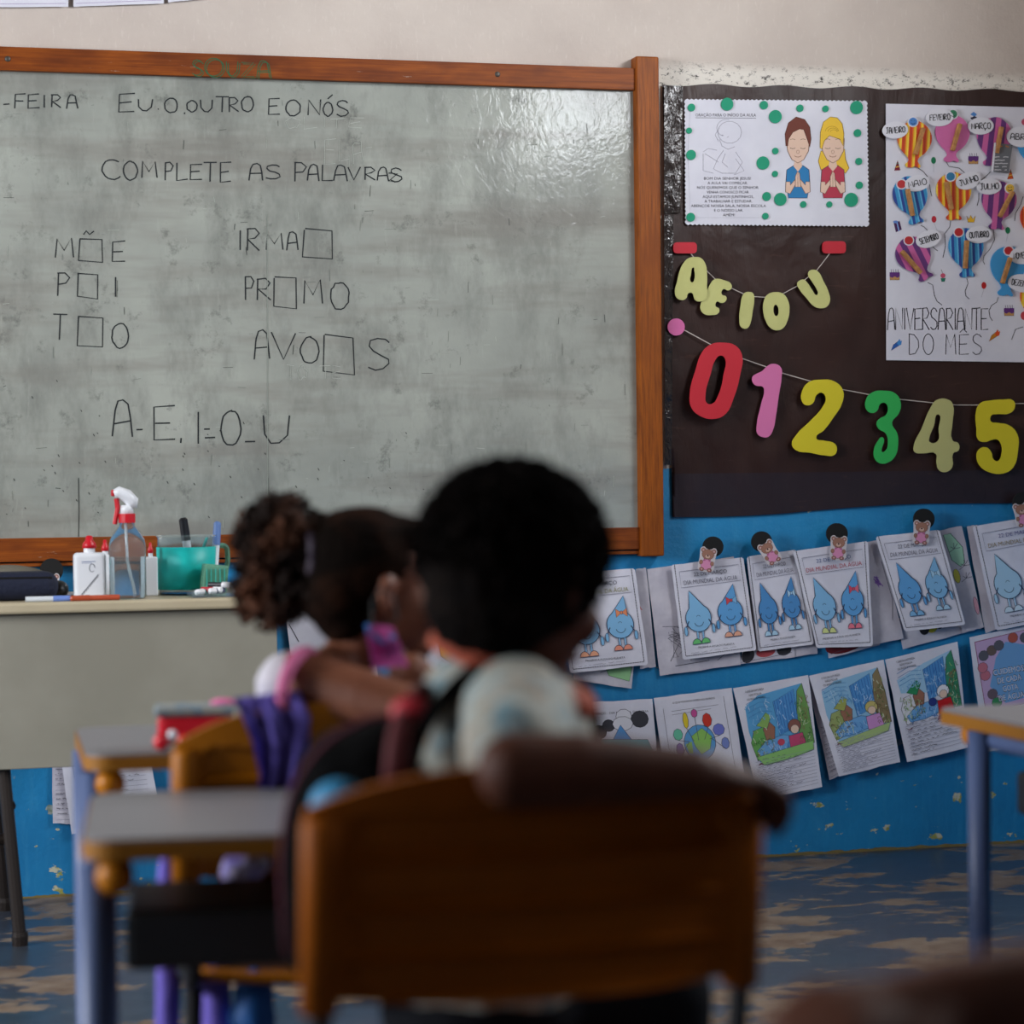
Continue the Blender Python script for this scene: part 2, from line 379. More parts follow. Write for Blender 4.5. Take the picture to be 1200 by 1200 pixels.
for wins, (z0, z1), xx in ((RWIN, RZ, X1 + .05), (LWIN, LZ, X0 - .05)):
    for a, b in wins:
        k += 1; bm = bmesh.new()
        for z in (z0 + .015, z1 - .015, (z0 + z1) / 2): box(bm, (xx, (a + b) / 2, z), (.03, b - a, .03 if z != (z0 + z1) / 2 else .016))
        for j in range(5): box(bm, (xx, a + .015 + (b - a - .03) * j / 4, (z0 + z1) / 2), (.03, .03 if j in (0, 4) else .014, z1 - z0))
        o = add('window_%d' % k, bm_mesh(bm), MATS['window_metal']); o['kind'] = 'structure'
# ================================================================ WHITEBOARD
g = G('frame_wood')
gr = g.noise(18, 5, .65, stretch=(.35, 1, 9))
wd = g.mix(g.rng(gr, .35, .68), '8c4710', '682f0a'); wd = g.mix(g.rng(g.noise(5, 3, stretch=(1, 1, 3)), .45, .7), wd, '5c280a')
wd = g.mix(g.math('MULTIPLY', g.rng(g.noise(22, 6, .8, stretch=(.5, 1, 5), loc=(3, 0, 1)), .665, .70), .85), wd, 'a9a098')
g.out(wd, rough=.5, bump=gr, bs=.15, bd=.003, spec=.25)
g = G('post_wood')
gr = g.noise(24, 5, .65, stretch=(7, 1, .35)); wd = g.mix(g.rng(gr, .35, .68), '98500c', '663006'); wd = g.mix(g.rng(g.noise(6, 2), .5, .75), wd, '7c3c08')
g.out(wd, rough=.5, bump=gr, bs=.15, bd=.003, spec=.25)
g = G('board_laminate')
a = g.noise(2.2, 5, .6, stretch=(1, 1, 1.2)); b = g.noise(6, 6, .7, stretch=(1, 1, .45), loc=(4, 0, 2)); c = g.noise(60, 4, .8, stretch=(1, 1, .12)); d = g.noise(3.4, 4, .65, stretch=(.35, 1, 2.2), loc=(1, 0, 7))
bc = g.mix(g.rng(a, .35, .68), 'a6aaa2', '8d918b'); bc = g.mix(g.math('MULTIPLY', g.rng(b, .46, .66), .75), bc, '757873')
bc = g.mix(g.math('MULTIPLY', g.rng(d, .48, .66), .7), bc, '7d7a74'); bc = g.mix(g.math('MULTIPLY', g.rng(c, .6, .8), .25), bc, 'c3c8bf')
bc = g.mix(g.math('MULTIPLY', g.rng(g.noise(13, 5, .75), .58, .7), .6), bc, '5b5e5a')
pb = g.math('ADD', g.noise(36, 3, .55, stretch=(1, 1, .8), dist=1.2), g.math('MULTIPLY', g.noise(70, 2), .25))
g.out(bc, rough=g.rng(b, .3, .7, .07, .12), bump=pb, bs=.11, bd=.004, spec=1.0)
mat('bolt_metal', '55504a', .5, metal=.7); mat('dark_gap', '171311', .9)
zt = lambda x0, y0, x1, y1, off: (hity(x0, y0, -off), hity(x1, y1, -off))
wb = empty('whiteboard', (hity(350, 640, 0).x, 0, hity(350, 650, 0).z), 0, 'wide grey whiteboard in an orange-brown wooden frame on the front wall', 'whiteboard')
xl = -2.35; pr = hity(760, 360, -.04)
zbt = hity(400, 96, -.02).z; zbb = hity(400, 624, -.02).z          # panel top and bottom
xr = hity(749, 360, -.02).x
def wbox(name, x0, x1, z0, z1, d0, d1, mt, parent, bev=.002):
    bm = bmesh.new(); box(bm, ((x0 + x1) / 2, -(d0 + d1) / 2, (z0 + z1) / 2), (x1 - x0, d1 - d0, z1 - z0), bev=bev); return add(name, bm_mesh(bm), mt, parent)
wbox('panel', xl, xr + .005, zbb - .02, zbt + .02, .001, .018, MATS['board_laminate'], wb, 0)
ztt = hity(400, 68, -.035).z; zb2 = hity(400, 651, -.03).z
wbox('top_rail', xl, xr - .002, zbt, ztt, .001, .036, MATS['frame_wood'], wb)
wbox('bottom_rail', xl, xr - .002, zb2, zbb, .001, .032, MATS['frame_wood'], wb)
wbox('bottom_lip', xl, xr - .006, zb2 - .012, zb2 - .003, .001, .026, MATS['frame_wood'], wb)
x_a = hity(748.5, 360, -.045).x; x_b = hity(775.5, 360, -.045).x
wbox('right_post', x_a, x_b, hity(762, 652, -.045).z, hity(762, 66, -.045).z, .001, .045, MATS['post_wood'], wb, .004)
for px, py in ((9, 69), (583, 87)):
    p = hity(px, py, -.036); bm = bmesh.new(); ell(bm, p, (.007, .003, .007), u=12, v=8); add('bolt', bm_mesh(bm), MATS['bolt_metal'], wb)
INK = '23272a'
def board_art(letters, name='written_mark', off=.0185, wdt=1.5, c=INK, jit=.03):
    for ch, *bx in letters: A = Art(wallfn(off), h0=.0002, dh=.00001); A.hand(ch, bx, wdt, c, jit); A.build(name, wb)
board_art([('-', 4, 118, 11, 127), ('F', 17, 110, 30, 127), ('E', 32, 110, 46, 127), ('I', 49, 111, 55, 126), ('R', 60, 111, 72, 126), ('A', 78, 111, 91, 127),
  ('E', 138, 109, 158, 131), ('U', 162, 116, 179, 130), ('.', 184, 114, 187, 128), ('O', 193, 115, 208, 132), (',', 215, 122, 218, 133), ('O', 219, 118, 231, 131), ('U', 235, 117, 249, 131), ('T', 253, 113, 268, 131), ('R', 268, 114, 280, 131), ('O', 283, 113, 297, 131),
  ('E', 314, 115, 328, 134), ('O', 335, 117, 352, 136), ('N', 361, 117, 376, 135), ('O', 379, 120, 390, 136), ('ACUTE', 384, 111, 390, 116), ('S', 394, 118, 409, 136)])
board_art([('C', 120, 187, 142, 210), ('O', 145, 189, 161, 211), ('M', 166, 189, 184, 208), ('P', 193, 190, 203, 212), ('L', 206, 191, 220, 211), ('E', 222, 192, 237, 211), ('T', 239, 190, 254, 213), ('E', 257, 190, 271, 213),
  ('A', 292, 192, 308, 211), ('S', 311, 193, 329, 210), ('P', 345, 190, 359, 213), ('A', 360, 193, 374, 212), ('L', 377, 193, 390, 212), ('A', 391, 194, 407, 212), ('V', 408, 196, 422, 211), ('R', 427, 196, 440, 211), ('A', 442, 196, 455, 212), ('S', 457, 197, 472, 213), ('Z', 455, 203, 466, 213)])
board_art([('M', 65, 279, 86, 302), ('BOX', 92, 280, 120, 307), ('TILDE', 98, 270, 110, 276), ('E', 131, 282, 147, 307), ('P', 67, 320, 82, 346), ('BOX', 90, 321, 115, 349), ('I', 133, 324, 138, 348), ('T', 62, 368, 79, 399), ('BOX', 90, 371, 121, 406), ('O', 131, 379, 151, 408)])
board_art([('I', 279, 270, 284, 293), ('R', 289, 268, 305, 293), ('M', 312, 273, 331, 293), ('A', 336, 272, 349, 293), ('BOX', 355, 269, 391, 303), ('P', 287, 324, 298, 352), ('R', 301, 326, 318, 352), ('BOX', 321, 325, 348, 360), ('M', 356, 328, 378, 355), ('O', 387, 331, 409, 363),
  ('A', 298, 387, 316, 421), ('V', 318, 390, 346, 422), ('O', 352, 395, 374, 426), ('BOX', 378, 393, 416, 437), ('S', 430, 396, 458, 434)])
board_art([('A', 132, 469, 155, 512), ('-', 160, 500, 167, 507), ('E', 179, 475, 205, 516), (',', 209, 492, 216, 517), ('I', 230, 482, 235, 520), ('-', 239, 500, 246, 506), ('-', 240, 510, 252, 516), ('O', 259, 481, 282, 522), ('-', 287, 514, 299, 521), ('U', 308, 486, 340, 520)], wdt=1.7)
# worn scratches, old marks and faint erased words on the panel
A = Art(wallfn(.0185), h0=.0001, dh=.000004)
for _ in range(150):
    x, y = R_.uniform(0, 740), R_.uniform(110, 612); l = R_.uniform(2, 14); v = R_.random() < .6
    A.line([(x, y), (x + (R_.uniform(-1, 1) if v else l), y + (l if v else R_.uniform(-1.5, 1)))], R_.uniform(.4, .8), R_.choice(['6d726c', '4d514d', '9fa59c', '7b807a']))
for _ in range(60):
    x, y = R_.gauss(210, 160), R_.gauss(560, 45)
    if 0 < x < 740 and 300 < y < 625: A.line([(x, y), (x + 1.4, y + R_.uniform(.5, 3))], .8, '2b2e2c')
A.line([(92, 560), (92.6, 600), (92, 629)], 1.0, '3c403d'); A.line([(313, 250), (314, 620)], .8, '8f958d'); A.line([(314.5, 560), (315, 620)], .8, '5d625d')
for t, x0, y0, x1, y1 in (('OLITE', 335, 138, 425, 150), ('ELA', 380, 165, 426, 190), ('MIZ FORA', 618, 163, 712, 176), ('TO TE', 335, 428, 400, 444)):
    A.word(t, x0, y0, x1, y1, .6, 'a7aca4', jit=.12)
tag(A.build('old_marks', wb), kind='stuff')
# green outlined word on the top rail
for ch, bx in zip('SOUZA', ((226, 71, 238, 89), (241, 69, 262, 90), (266, 73, 280, 90), (283, 74, 299, 91), (302, 72, 317, 92))):
    A = Art(wallfn(.0362), h0=.0002, dh=.00001)
    for dx, dy in ((-1.1, -.9), (1.1, .9)): A.hand(ch, (bx[0] + dx, bx[1] + dy, bx[2] + dx, bx[3] + dy), 1.0, '2c5a3c', 0)
    o = A.build('painted_letter', wb); o['label'] = 'green outlined letter'
# ================================================================ BROWN PLASTIC WALL COVER
g = G('brown_plastic')
lowb = g.math('LESS_THAN', g.z, hity(980, 553, -.008).z)
bc = g.mix(g.rng(g.noise(3, 4), .35, .65), '34201c', '261614'); bc = g.mix(g.math('MULTIPLY', lowb, .5), bc, '272733')
cr = g.noise(5, 3, .5, stretch=(1, 1, .9), dist=.8)
bc = g.mix(g.math('MULTIPLY', g.rng(g.noise(26, 5, .7, stretch=(.4, 1, 3)), .62, .72), .25), bc, '6a4a3c')
g.out(bc, rough=.4, bump=g.math('ADD', cr, g.math('MULTIPLY', g.noise(22, 3, stretch=(2.5, 1, .6), dist=.7), .18)), bs=.3, bd=.02, spec=.22)
def sheetgrid(name, q, nx, nz, disp, mt, edge=None):
    v = []; fc = []
    for j in range(nz + 1):
        for i in range(nx + 1):
            u, t = i / nx, j / nz
            px = (q[0][0] * (1 - u) + q[1][0] * u) * (1 - t) + (q[3][0] * (1 - u) + q[2][0] * u) * t
            py = (q[0][1] * (1 - u) + q[1][1] * u) * (1 - t) + (q[3][1] * (1 - u) + q[2][1] * u) * t
            if edge: px, py = edge(u, t, px, py)
            p = hity(px, py, -.006); dd = disp(p.x, p.z); v.append((p.x, p.y - dd, p.z))
    for j in range(nz):
        for i in range(nx): k = j * (nx + 1) + i; fc.append((k, k + 1, k + nx + 2, k + nx + 1))
    me = bpy.data.meshes.new(name); me.from_pydata(v, [], fc); return add(name, me, mt, smooth=True)
def dsp(x, z): return max(0, .003 + .0035 * noise.noise(Vector((x * 7, z * 5, 0))) + .002 * noise.noise(Vector((x * 25, z * 9, 3))))
o = sheetgrid('plastic_sheet', [(776, 99), (1290, 108), (1290, 583), (783, 606)], 110, 90, dsp, MATS['brown_plastic'],
    lambda u, t, x, y: (x + (8 * t ** 3 if u == 0 else 0), y + (1.6 * math.sin(u * 40) if t == 0 else 0) + (2.5 * math.sin(u * 9) if t == 1 else 0)))
tag(o, 'dark brown shiny plastic sheet taped up as a display backing beside the whiteboard', 'wall covering')
g = G('shiny_tape'); g.out('1d1414', rough=.12, bump=g.noise(45, 4, .7, stretch=(1, 1, .5), dist=.6), bs=.35, bd=.012, spec=.6)
o = sheetgrid('tape', [(777, 101), (799, 101), (796, 250), (777, 250)], 8, 40, lambda x, z: .008 + .001 * noise.noise(Vector((x * 60, z * 40, 1))), MATS['shiny_tape']); tag(o, 'glossy tape strip with sharp glints along the upper left edge of the brown plastic', 'tape')
o = sheetgrid('tape', [(777, 252), (788, 252), (786, 545), (778, 545)], 6, 50, lambda x, z: .008 + .001 * noise.noise(Vector((x * 60, z * 40, 5))), MATS['shiny_tape']); tag(o, 'narrower tape strip running down beside the whiteboard post to the blue paint', 'tape')
# ================================================================ PAPER MATERIALS
mat('paper', 'd9d9e6', .75, c2='cdcddb', nscale=7, bump=.35, bscale=14, spec=.3)
mat('paper_smooth', 'd6d6e0', .7, c2='cdcdd8', nscale=4, bump=.15, bscale=9, spec=.3)
mat('paper_grey', 'c8c5d0', .8, c2='b4b1bf', nscale=9, bump=.4, bscale=16, spec=.3)  # greyer, more mottled paper for the sheets hung behind others
def sheet_mesh(fn, pts, th=.0006, tri=None):
    n = len(pts); v = [fn(x, y, 0) for x, y in pts] + [fn(x, y, -th) for x, y in pts]
    fc = [tuple(range(n)), tuple(range(2 * n - 1, n - 1, -1))] + [(i, (i + 1) % n, n + (i + 1) % n, n + i) for i in range(n)]
    me = bpy.data.meshes.new('s'); me.from_pydata([tuple(q) for q in v], [], fc); return me
def bil(q, u, v): return tuple((q[0][i] * (1 - u) + q[1][i] * u) * (1 - v) + (q[3][i] * (1 - u) + q[2][i] * u) * v for i in (0, 1))
def paper_sheet(name, q, off, ta, tb, label, cat='worksheet', group=None, mt='paper', rag=0.5, round_=0):
    fn = tiltfn((q[0][0] + q[1][0]) / 2, (q[0][1] + q[1][1]) / 2, off, ta, tb); pts = []
    for k in range(4):
        a, b = q[k], q[(k + 1) % 4]
        for i in range(6):
            t = i / 6
            if round_ and i == 0:
                p = q[k - 1]; d1 = math.dist(a, p); d2 = math.dist(a, b)
                pts += [(a[0] + (p[0] - a[0]) * round_ / d1, a[1] + (p[1] - a[1]) * round_ / d1), (a[0] + (b[0] - a[0]) * round_ / d2, a[1] + (b[1] - a[1]) * round_ / d2)]; continue
            pts.append((a[0] * (1 - t) + b[0] * t + (R_.uniform(-rag, rag) if i else 0), a[1] * (1 - t) + b[1] * t + (R_.uniform(-rag, rag) if i else 0)))
    o = add(name, sheet_mesh(fn, pts), MATS[mt]); tag(o, label, cat, group)
    A = Art(fn); A.q = q; return o, A
# ================================================================ PRAYER POSTER
q = [(803, 117), (1015.5, 119), (1017.5, 264.5), (804, 262.5)]
pts = []
for k in range(4):
    a, b = q[k], q[(k + 1) % 4]; n = int(math.dist(a, b) / 5)
    for i in range(n):
        for s_ in (0, .5):
            t = (i + s_) / n; w_ = (0 if s_ == 0 else 1.4); dx, dy = (b[1] - a[1]), -(b[0] - a[0]); l = math.hypot(dx, dy)
            pts.append((a[0] * (1 - t) + b[0] * t + dx / l * w_, a[1] * (1 - t) + b[1] * t + dy / l * w_))
fnp = tiltfn(910, 117, .014, .004, 0)
pp = add('prayer_poster', sheet_mesh(fnp, pts, .001), MATS['paper_smooth'])
tag(pp, 'white scallop-edged prayer poster with green dots and two praying children', 'poster')
A = Art(fnp); K = '3a3a44'; c3 = lambda x, y: (780 + x / 4.615, 80 + y / 4.615)
A.text('ORAÇÃO PARA O INÍCIO DA AULA', 850.5, 136.5, 3.6, K, width=71); A.line([(815, 138), (886, 138.5)], .5, K)
for i, (t, wv) in enumerate((('BOM DIA SENHOR JESUS!', 55), ('A AULA VAI COMEÇAR.', 47), ('NÓS QUEREMOS QUE O SENHOR', 72), ('VENHA CONOSCO FICAR.', 50), ('AQUI ESTAMOS JUNTINHOS,', 60), ('A TRABALHAR E ESTUDAR.', 56), ('ABENÇOE NOSSA SALA, NOSSA ESCOLA', 88), ('E O NOSSO LAR.', 34), ('AMÉM!', 14))):
    A.text(t, 852.5 + .2 * i, 210.6 + i * 5.35, 3.2, K, width=wv)
# pencil-line drawing of a kneeling child
gl = '8f8f9c'
for pts_ in (arc(855, 155, 14, 13, 0, 360), arc(851, 150, 11, 10, 70, 250), [(843, 163), (846, 171), (853, 175), (861, 172)], [(843, 150), (838, 158), (842, 166)], [(848, 176), (841, 186), (836, 198), (846, 203), (862, 203), (870, 190), (862, 178)], [(840, 176), (830, 174), (824, 178)], [(826, 180), (842, 190)], [(824, 180), (824, 200), (836, 203)], [(850, 180), (846, 190), (853, 196)], [(862, 186), (872, 200), (860, 205)], [(846, 158), (848, 159)], [(852, 161), (854, 160)]):
    A.line(pts_, .45, gl)
A.line([(802 + 7, 119 + 4), (806, 180), (809, 255), (895, 255)], .3, 'a6a6b2')
def praying(cx, top, hair, shirt, girl):
    sk = 'd8b9a6'; w_ = 15.5
    if girl:
        A.shape([(cx - 14, top + 40), (cx - 17, top + 52), (cx - 14, top + 62), (cx - 6, top + 60), (cx + 6, top + 60), (cx + 15, top + 66), (cx + 19, top + 60), (cx + 15, top + 50), (cx + 14, top + 38)], hair, '7a5a20')
    A.shape([(cx - 13, top + 62), (cx - 5, top + 57), (cx + 6, top + 57), (cx + 13, top + 62), (cx + 14, top + 78), (cx + 11, top + 95), (cx - 11, top + 95), (cx - 14, top + 78)], shirt, '3b3444')
    A.shape([(cx - 4, top + 52), (cx + 4, top + 52), (cx + 5, top + 58), (cx, top + 64), (cx - 5, top + 58)], sk, None)
    A.shape([(cx - 13.5, top + 26), (cx - 12, top + 40), (cx - 7, top + 50), (cx, top + 54), (cx + 7, top + 50), (cx + 12.5, top + 40), (cx + 13.5, top + 26), (cx + 8, top + 14), (cx - 8, top + 14)], sk, '6e4f44')
    if girl:
        A.shape([(cx - 15, top + 36), (cx - 14.5, top + 18), (cx - 11, top + 6), (cx - 3, top), (cx + 5, top + 1), (cx + 11, top + 8), (cx + 13, top + 20), (cx + 12, top + 34), (cx + 8, top + 26), (cx - 4, top + 22), (cx - 10, top + 28), (cx - 13, top + 38)], hair, '8a6a1e')
        for k2 in range(3): A.line(arc(cx - 1 + k2, top + 18, 8 - k2 * 2, 7 - k2 * 2, 10, 170), .5, 'a77f22')
    else:
        A.shape([(cx - 14, top + 34), (cx - 15, top + 20), (cx - 11, top + 7), (cx - 2, top), (cx + 8, top + 3), (cx + 14, top + 12), (cx + 15.5, top + 26), (cx + 14, top + 36), (cx + 11, top + 26), (cx + 7, top + 15), (cx + 2, top + 14), (cx - 6, top + 18), (cx - 11, top + 26), (cx - 12, top + 34)], hair, '4b231a')
    for s_ in (-1, 1):
        A.line(arc(cx + s_ * 6, top + 36, 3, 1.2, 180, 360, 6), .6, '4b3a36'); A.line(arc(cx + s_ * 6, top + 27.5, 3, 1.6, 20, 160, 6), .5, '6b4a3a')
        A.shape([(cx + s_ * 14, top + 76), (cx + s_ * 14.5, top + 88), (cx + s_ * 9, top + 90), (cx + s_ * 1, top + 76), (cx + s_ * 2, top + 72), (cx + s_ * 9, top + 80), (cx + s_ * 9, top + 76)], sk, '6e4f44')
    A.line(arc(cx, top + 45, 4, 2, 190, 350, 6), .6, '7a4038'); A.ell(cx, top + 41, 1.6, 2, None, line='9b7466', lw=.5)
    A.shape([(cx - 3, top + 82), (cx - 3, top + 70), (cx - .5, top + 64), (cx + 2, top + 66), (cx + 3.5, top + 82)], sk, '6e4f44'); A.line([(cx, top + 66), (cx, top + 82)], .5, '6e4f44')
praying(935, 137, '6d3a30', '2d79b0', False); praying(976, 137, 'e0b83c', 'b03a4e', True)
A.build('printed_drawing', pp, MATS['ink'])
mat('green_foam', '0d8f6c', .7)
for x, y, r in ((138, 213, 20), (331, 195, 33), (530, 200, 22), (592, 262, 34), (725, 217, 19), (863, 220, 17), (1031, 213, 34), (125, 338, 16), (136, 469, 26), (1036, 351, 20), (592, 448, 17), (525, 513, 34), (1043, 504, 18), (590, 572, 16), (1046, 633, 19), (545, 694, 23), (619, 709, 33), (743, 737, 17), (884, 737, 16), (1002, 712, 36), (134, 806, 23), (538, 800, 17)):
    px, py = c3(x, y); r /= 4.615; fc = [(px + r * math.cos(a_ * math.pi / 5), py + r * math.sin(a_ * math.pi / 5) * (1.05)) for a_ in range(10)]
    v = fnp(px, py, 0); d_ = curve_poly([[(fnp(a_, b_, 0).x, fnp(a_, b_, 0).z) for a_, b_ in fc]], .002)
    d_.transform(Matrix(((1, 0, 0, 0), (0, 0, -1, v.y - .0022), (0, 1, 0, 0), (0, 0, 0, 1)))); add('dot', d_, MATS['green_foam'], pp)
# ================================================================ BIRTHDAY POSTER
q = [(1038, 121.5), (1292, 128), (1292, 426), (1038.5, 422)]
fnb = tiltfn(1150, 122, .013, .002, 0)
bp = add('birthday_poster', sheet_mesh(fnb, q, .001), MATS['paper_smooth']); tag(bp, 'large white birthday calendar poster covered with striped foam balloons', 'poster')
A = Art(fnb)
def flush(name):
    global A
    A.build(name, bp); A = Art(fnb)
A.word('ANIVERSARIANTE', 1040, 361, 1158, 386.5, 1.15, '2c2c34', gap=.06, jit=.015); flush('printed_title'); A.word('DO', 1065, 391.5, 1094, 415.5, .95, '2c2c34', gap=.35, jit=.01); A.word('MÊS', 1108, 391.5, 1151, 415.5, .95, '2c2c34', gap=.3, jit=.01)
strs = [[(1076, 197), (1082, 201), (1087, 207)], [(1089.5, 216), (1090, 222), (1092, 230)], [(1109, 190), (1112, 195), (1124, 197), (1131, 203)], [(1161, 201), (1155, 207), (1150, 211)], [(1147, 226), (1147, 234), (1145, 241)], [(1079, 264), (1083, 266), (1087, 270)], [(1093, 289), (1096, 292), (1099, 294)], [(1114, 259), (1113, 266), (1107, 274), (1108, 288), (1105, 302)],
  [(1164, 269), (1165.5, 281), (1160, 292), (1153, 300), (1152, 306), (1154, 310)], [(1087, 331), (1093, 334), (1095, 346), (1098, 353), (1104, 357.5)], [(1133, 326), (1134.5, 332), (1131, 341), (1132, 347), (1136, 350.5)], [(1170, 348), (1168, 354), (1162, 358), (1159, 364), (1160, 371), (1163, 376)], [(1199, 383), (1190, 386), (1185.5, 398)], [(1199, 230), (1196, 240), (1190, 250), (1189, 259)], [(1213, 205), (1216, 215), (1210, 225)], [(1216, 292), (1212, 300), (1218, 310)]]
flush('printed_title')
for s_ in strs: A.line(s_, .8, '2c2c34'); flush('drawn_string')
def cakei(x, y):
    A.shape([(x - 6, y - 2), (x + 6, y - 2), (x + 5.5, y + 5), (x - 5.5, y + 5)], 'b58a55', '4a2c4a', .5); A.shape([(x - 6, y - 4), (x + 6, y - 4), (x + 6, y + 1), (x + 3, y + 2.5), (x, y + .8), (x - 3, y + 2.6), (x - 6, y + 1)], '5c2f74')
    for d in (-4, -1.5, 1.5, 4): A.line([(x + d, y - 4), (x + d - .3, y - 7.5)], .6, '4c4660')
    flush('printed_cake')
def balli(x, y, c, dx=0): A.ell(x, y, 2.9, 4, c); A.line([(x, y + 4), (x + dx, y + 14)], .4, 'a9a9b5'); flush('printed_balloon')
cakei(1140.7, 187); cakei(1048.5, 323); cakei(1182.5, 365); balli(1094, 188, '1f7550'); balli(1094.5, 257, 'b02838', 4); balli(1181, 270, '1f7550', -2); balli(1153, 334.5, 'b02020', -3)
for x, y, c in ((1051.5, 194, '7c2035'), (1184, 204, 'c0501e')):
    A.shape([(x - 3.5, y + 6), (x + 3.5, y + 5.5), (x + .5, y - 6)], c, '3a3030', .4); A.line([(x - 2, y + 2), (x + 2.4, y + 1)], 1.1, 'd8b040'); A.line([(x - 1, y - 2), (x + 1.5, y - 2.5)], 1, '2a6a50'); flush('printed_hat')
A.shape([(1047.5, 261), (1054, 259), (1056.5, 269), (1050, 272)], '462050', '2a1a3a', .5); A.line([(1051, 260), (1053.5, 271)], 1.4, '7aa0d8'); A.ell(1049.5, 260, 3, 1.6, '5a7fc0'); flush('printed_gift')
A.shape([(1133, 253), (1135.5, 257), (1137.5, 252), (1140, 257), (1143, 253), (1141.5, 260.5), (1134.5, 260.5)], 'd9a825', '5a4010', .5); flush('printed_crown')
A.shape([(1102.5, 326), (1108, 326), (1107, 330), (1103.5, 330)], '1f7560', '333333', .4); A.ell(1105, 323, 2.9, 2.8, 'c0506a'); A.line([(1104.5, 320), (1103, 316)], .5, '444444'); flush('printed_cupcake')
for x, y, c, c_ in ((1051, 404, '2a5aa8', '3f86c9'), (1166, 393, 'c07a20', 'd04a20')):
    A.shape([(x - 7, y + 7), (x - 4, y), (x + 4, y - 6), (x + 4, y)], c, '2d2d35', .4); A.shape([(x, y - 2), (x + 3, y - 7), (x + 4, y - 4), (x + 6, y - 5), (x + 5, y), (x + 2, y + 1)], c_); flush('printed_star')
A.shape([(1137, 134), (1141, 131), (1145, 134), (1142, 137)], '4a7fc0'); A.shape([(1137, 138), (1142, 136), (1145, 137.5), (1140, 142)], '343444'); flush('printed_cap'); A.ell(1201, 143, 4, 4, 'c0506a'); flush('printed_cupcake'); A.ell(1200, 370, 4, 5, 'c0404a')
A.build('printed_cupcake', bp)
PEG = mat('peg_wood', 'b5824a', .6, c2='99683a', nscale=60)
mat('label_paper', 'd6d6df', .7)
def striped(name, cs, ang, freq):
    m = bpy.data.materials.new(name); m.use_nodes = True; nt = m.node_tree; L = nt.links.new; b = nt.nodes['Principled BSDF']; b.inputs['Roughness'].default_value = .7
    po = nd(nt, 'ShaderNodeNewGeometry'); sx = nd(nt, 'ShaderNodeSeparateXYZ'); L(po.outputs['Position'], sx.inputs[0]); a = math.radians(ang)
    def mm(op, x, y):
        n = nd(nt, 'ShaderNodeMath', operation=op)
        for i, v in enumerate((x, y)):
            if isinstance(v, (int, float)): n.inputs[i].default_value = v
            else: L(v, n.inputs[i])
        return n.outputs[0]
    t = mm('ADD', mm('MULTIPLY', sx.outputs[0], math.cos(a) * freq), mm('MULTIPLY', sx.outputs[2], math.sin(a) * freq)); t = mm('FRACT', t, 0)
    r = nd(nt, 'ShaderNodeValToRGB'); r.color_ramp.interpolation = 'CONSTANT'; L(t, r.inputs[0]); e = r.color_ramp.elements
    e[0].color = col(cs[0]); e[1].position = 1 / len(cs); e[1].color = col(cs[1])
    for i in range(2, len(cs)): x = e.new(i / len(cs)); x.color = col(cs[i])
    L(r.outputs[0], b.inputs['Base Color']); return m
ORS = ['b8300f', 'd05a10', 'e0b020', 'e8c840', 'c8400f']; PUR = ['c05a96', 'c05a96', '5c2a6e', '5c2a6e']; BLS = ['2f8cc0', '5fb0d8', '1f3f8e', '1f3f8e', '2f8cc0']
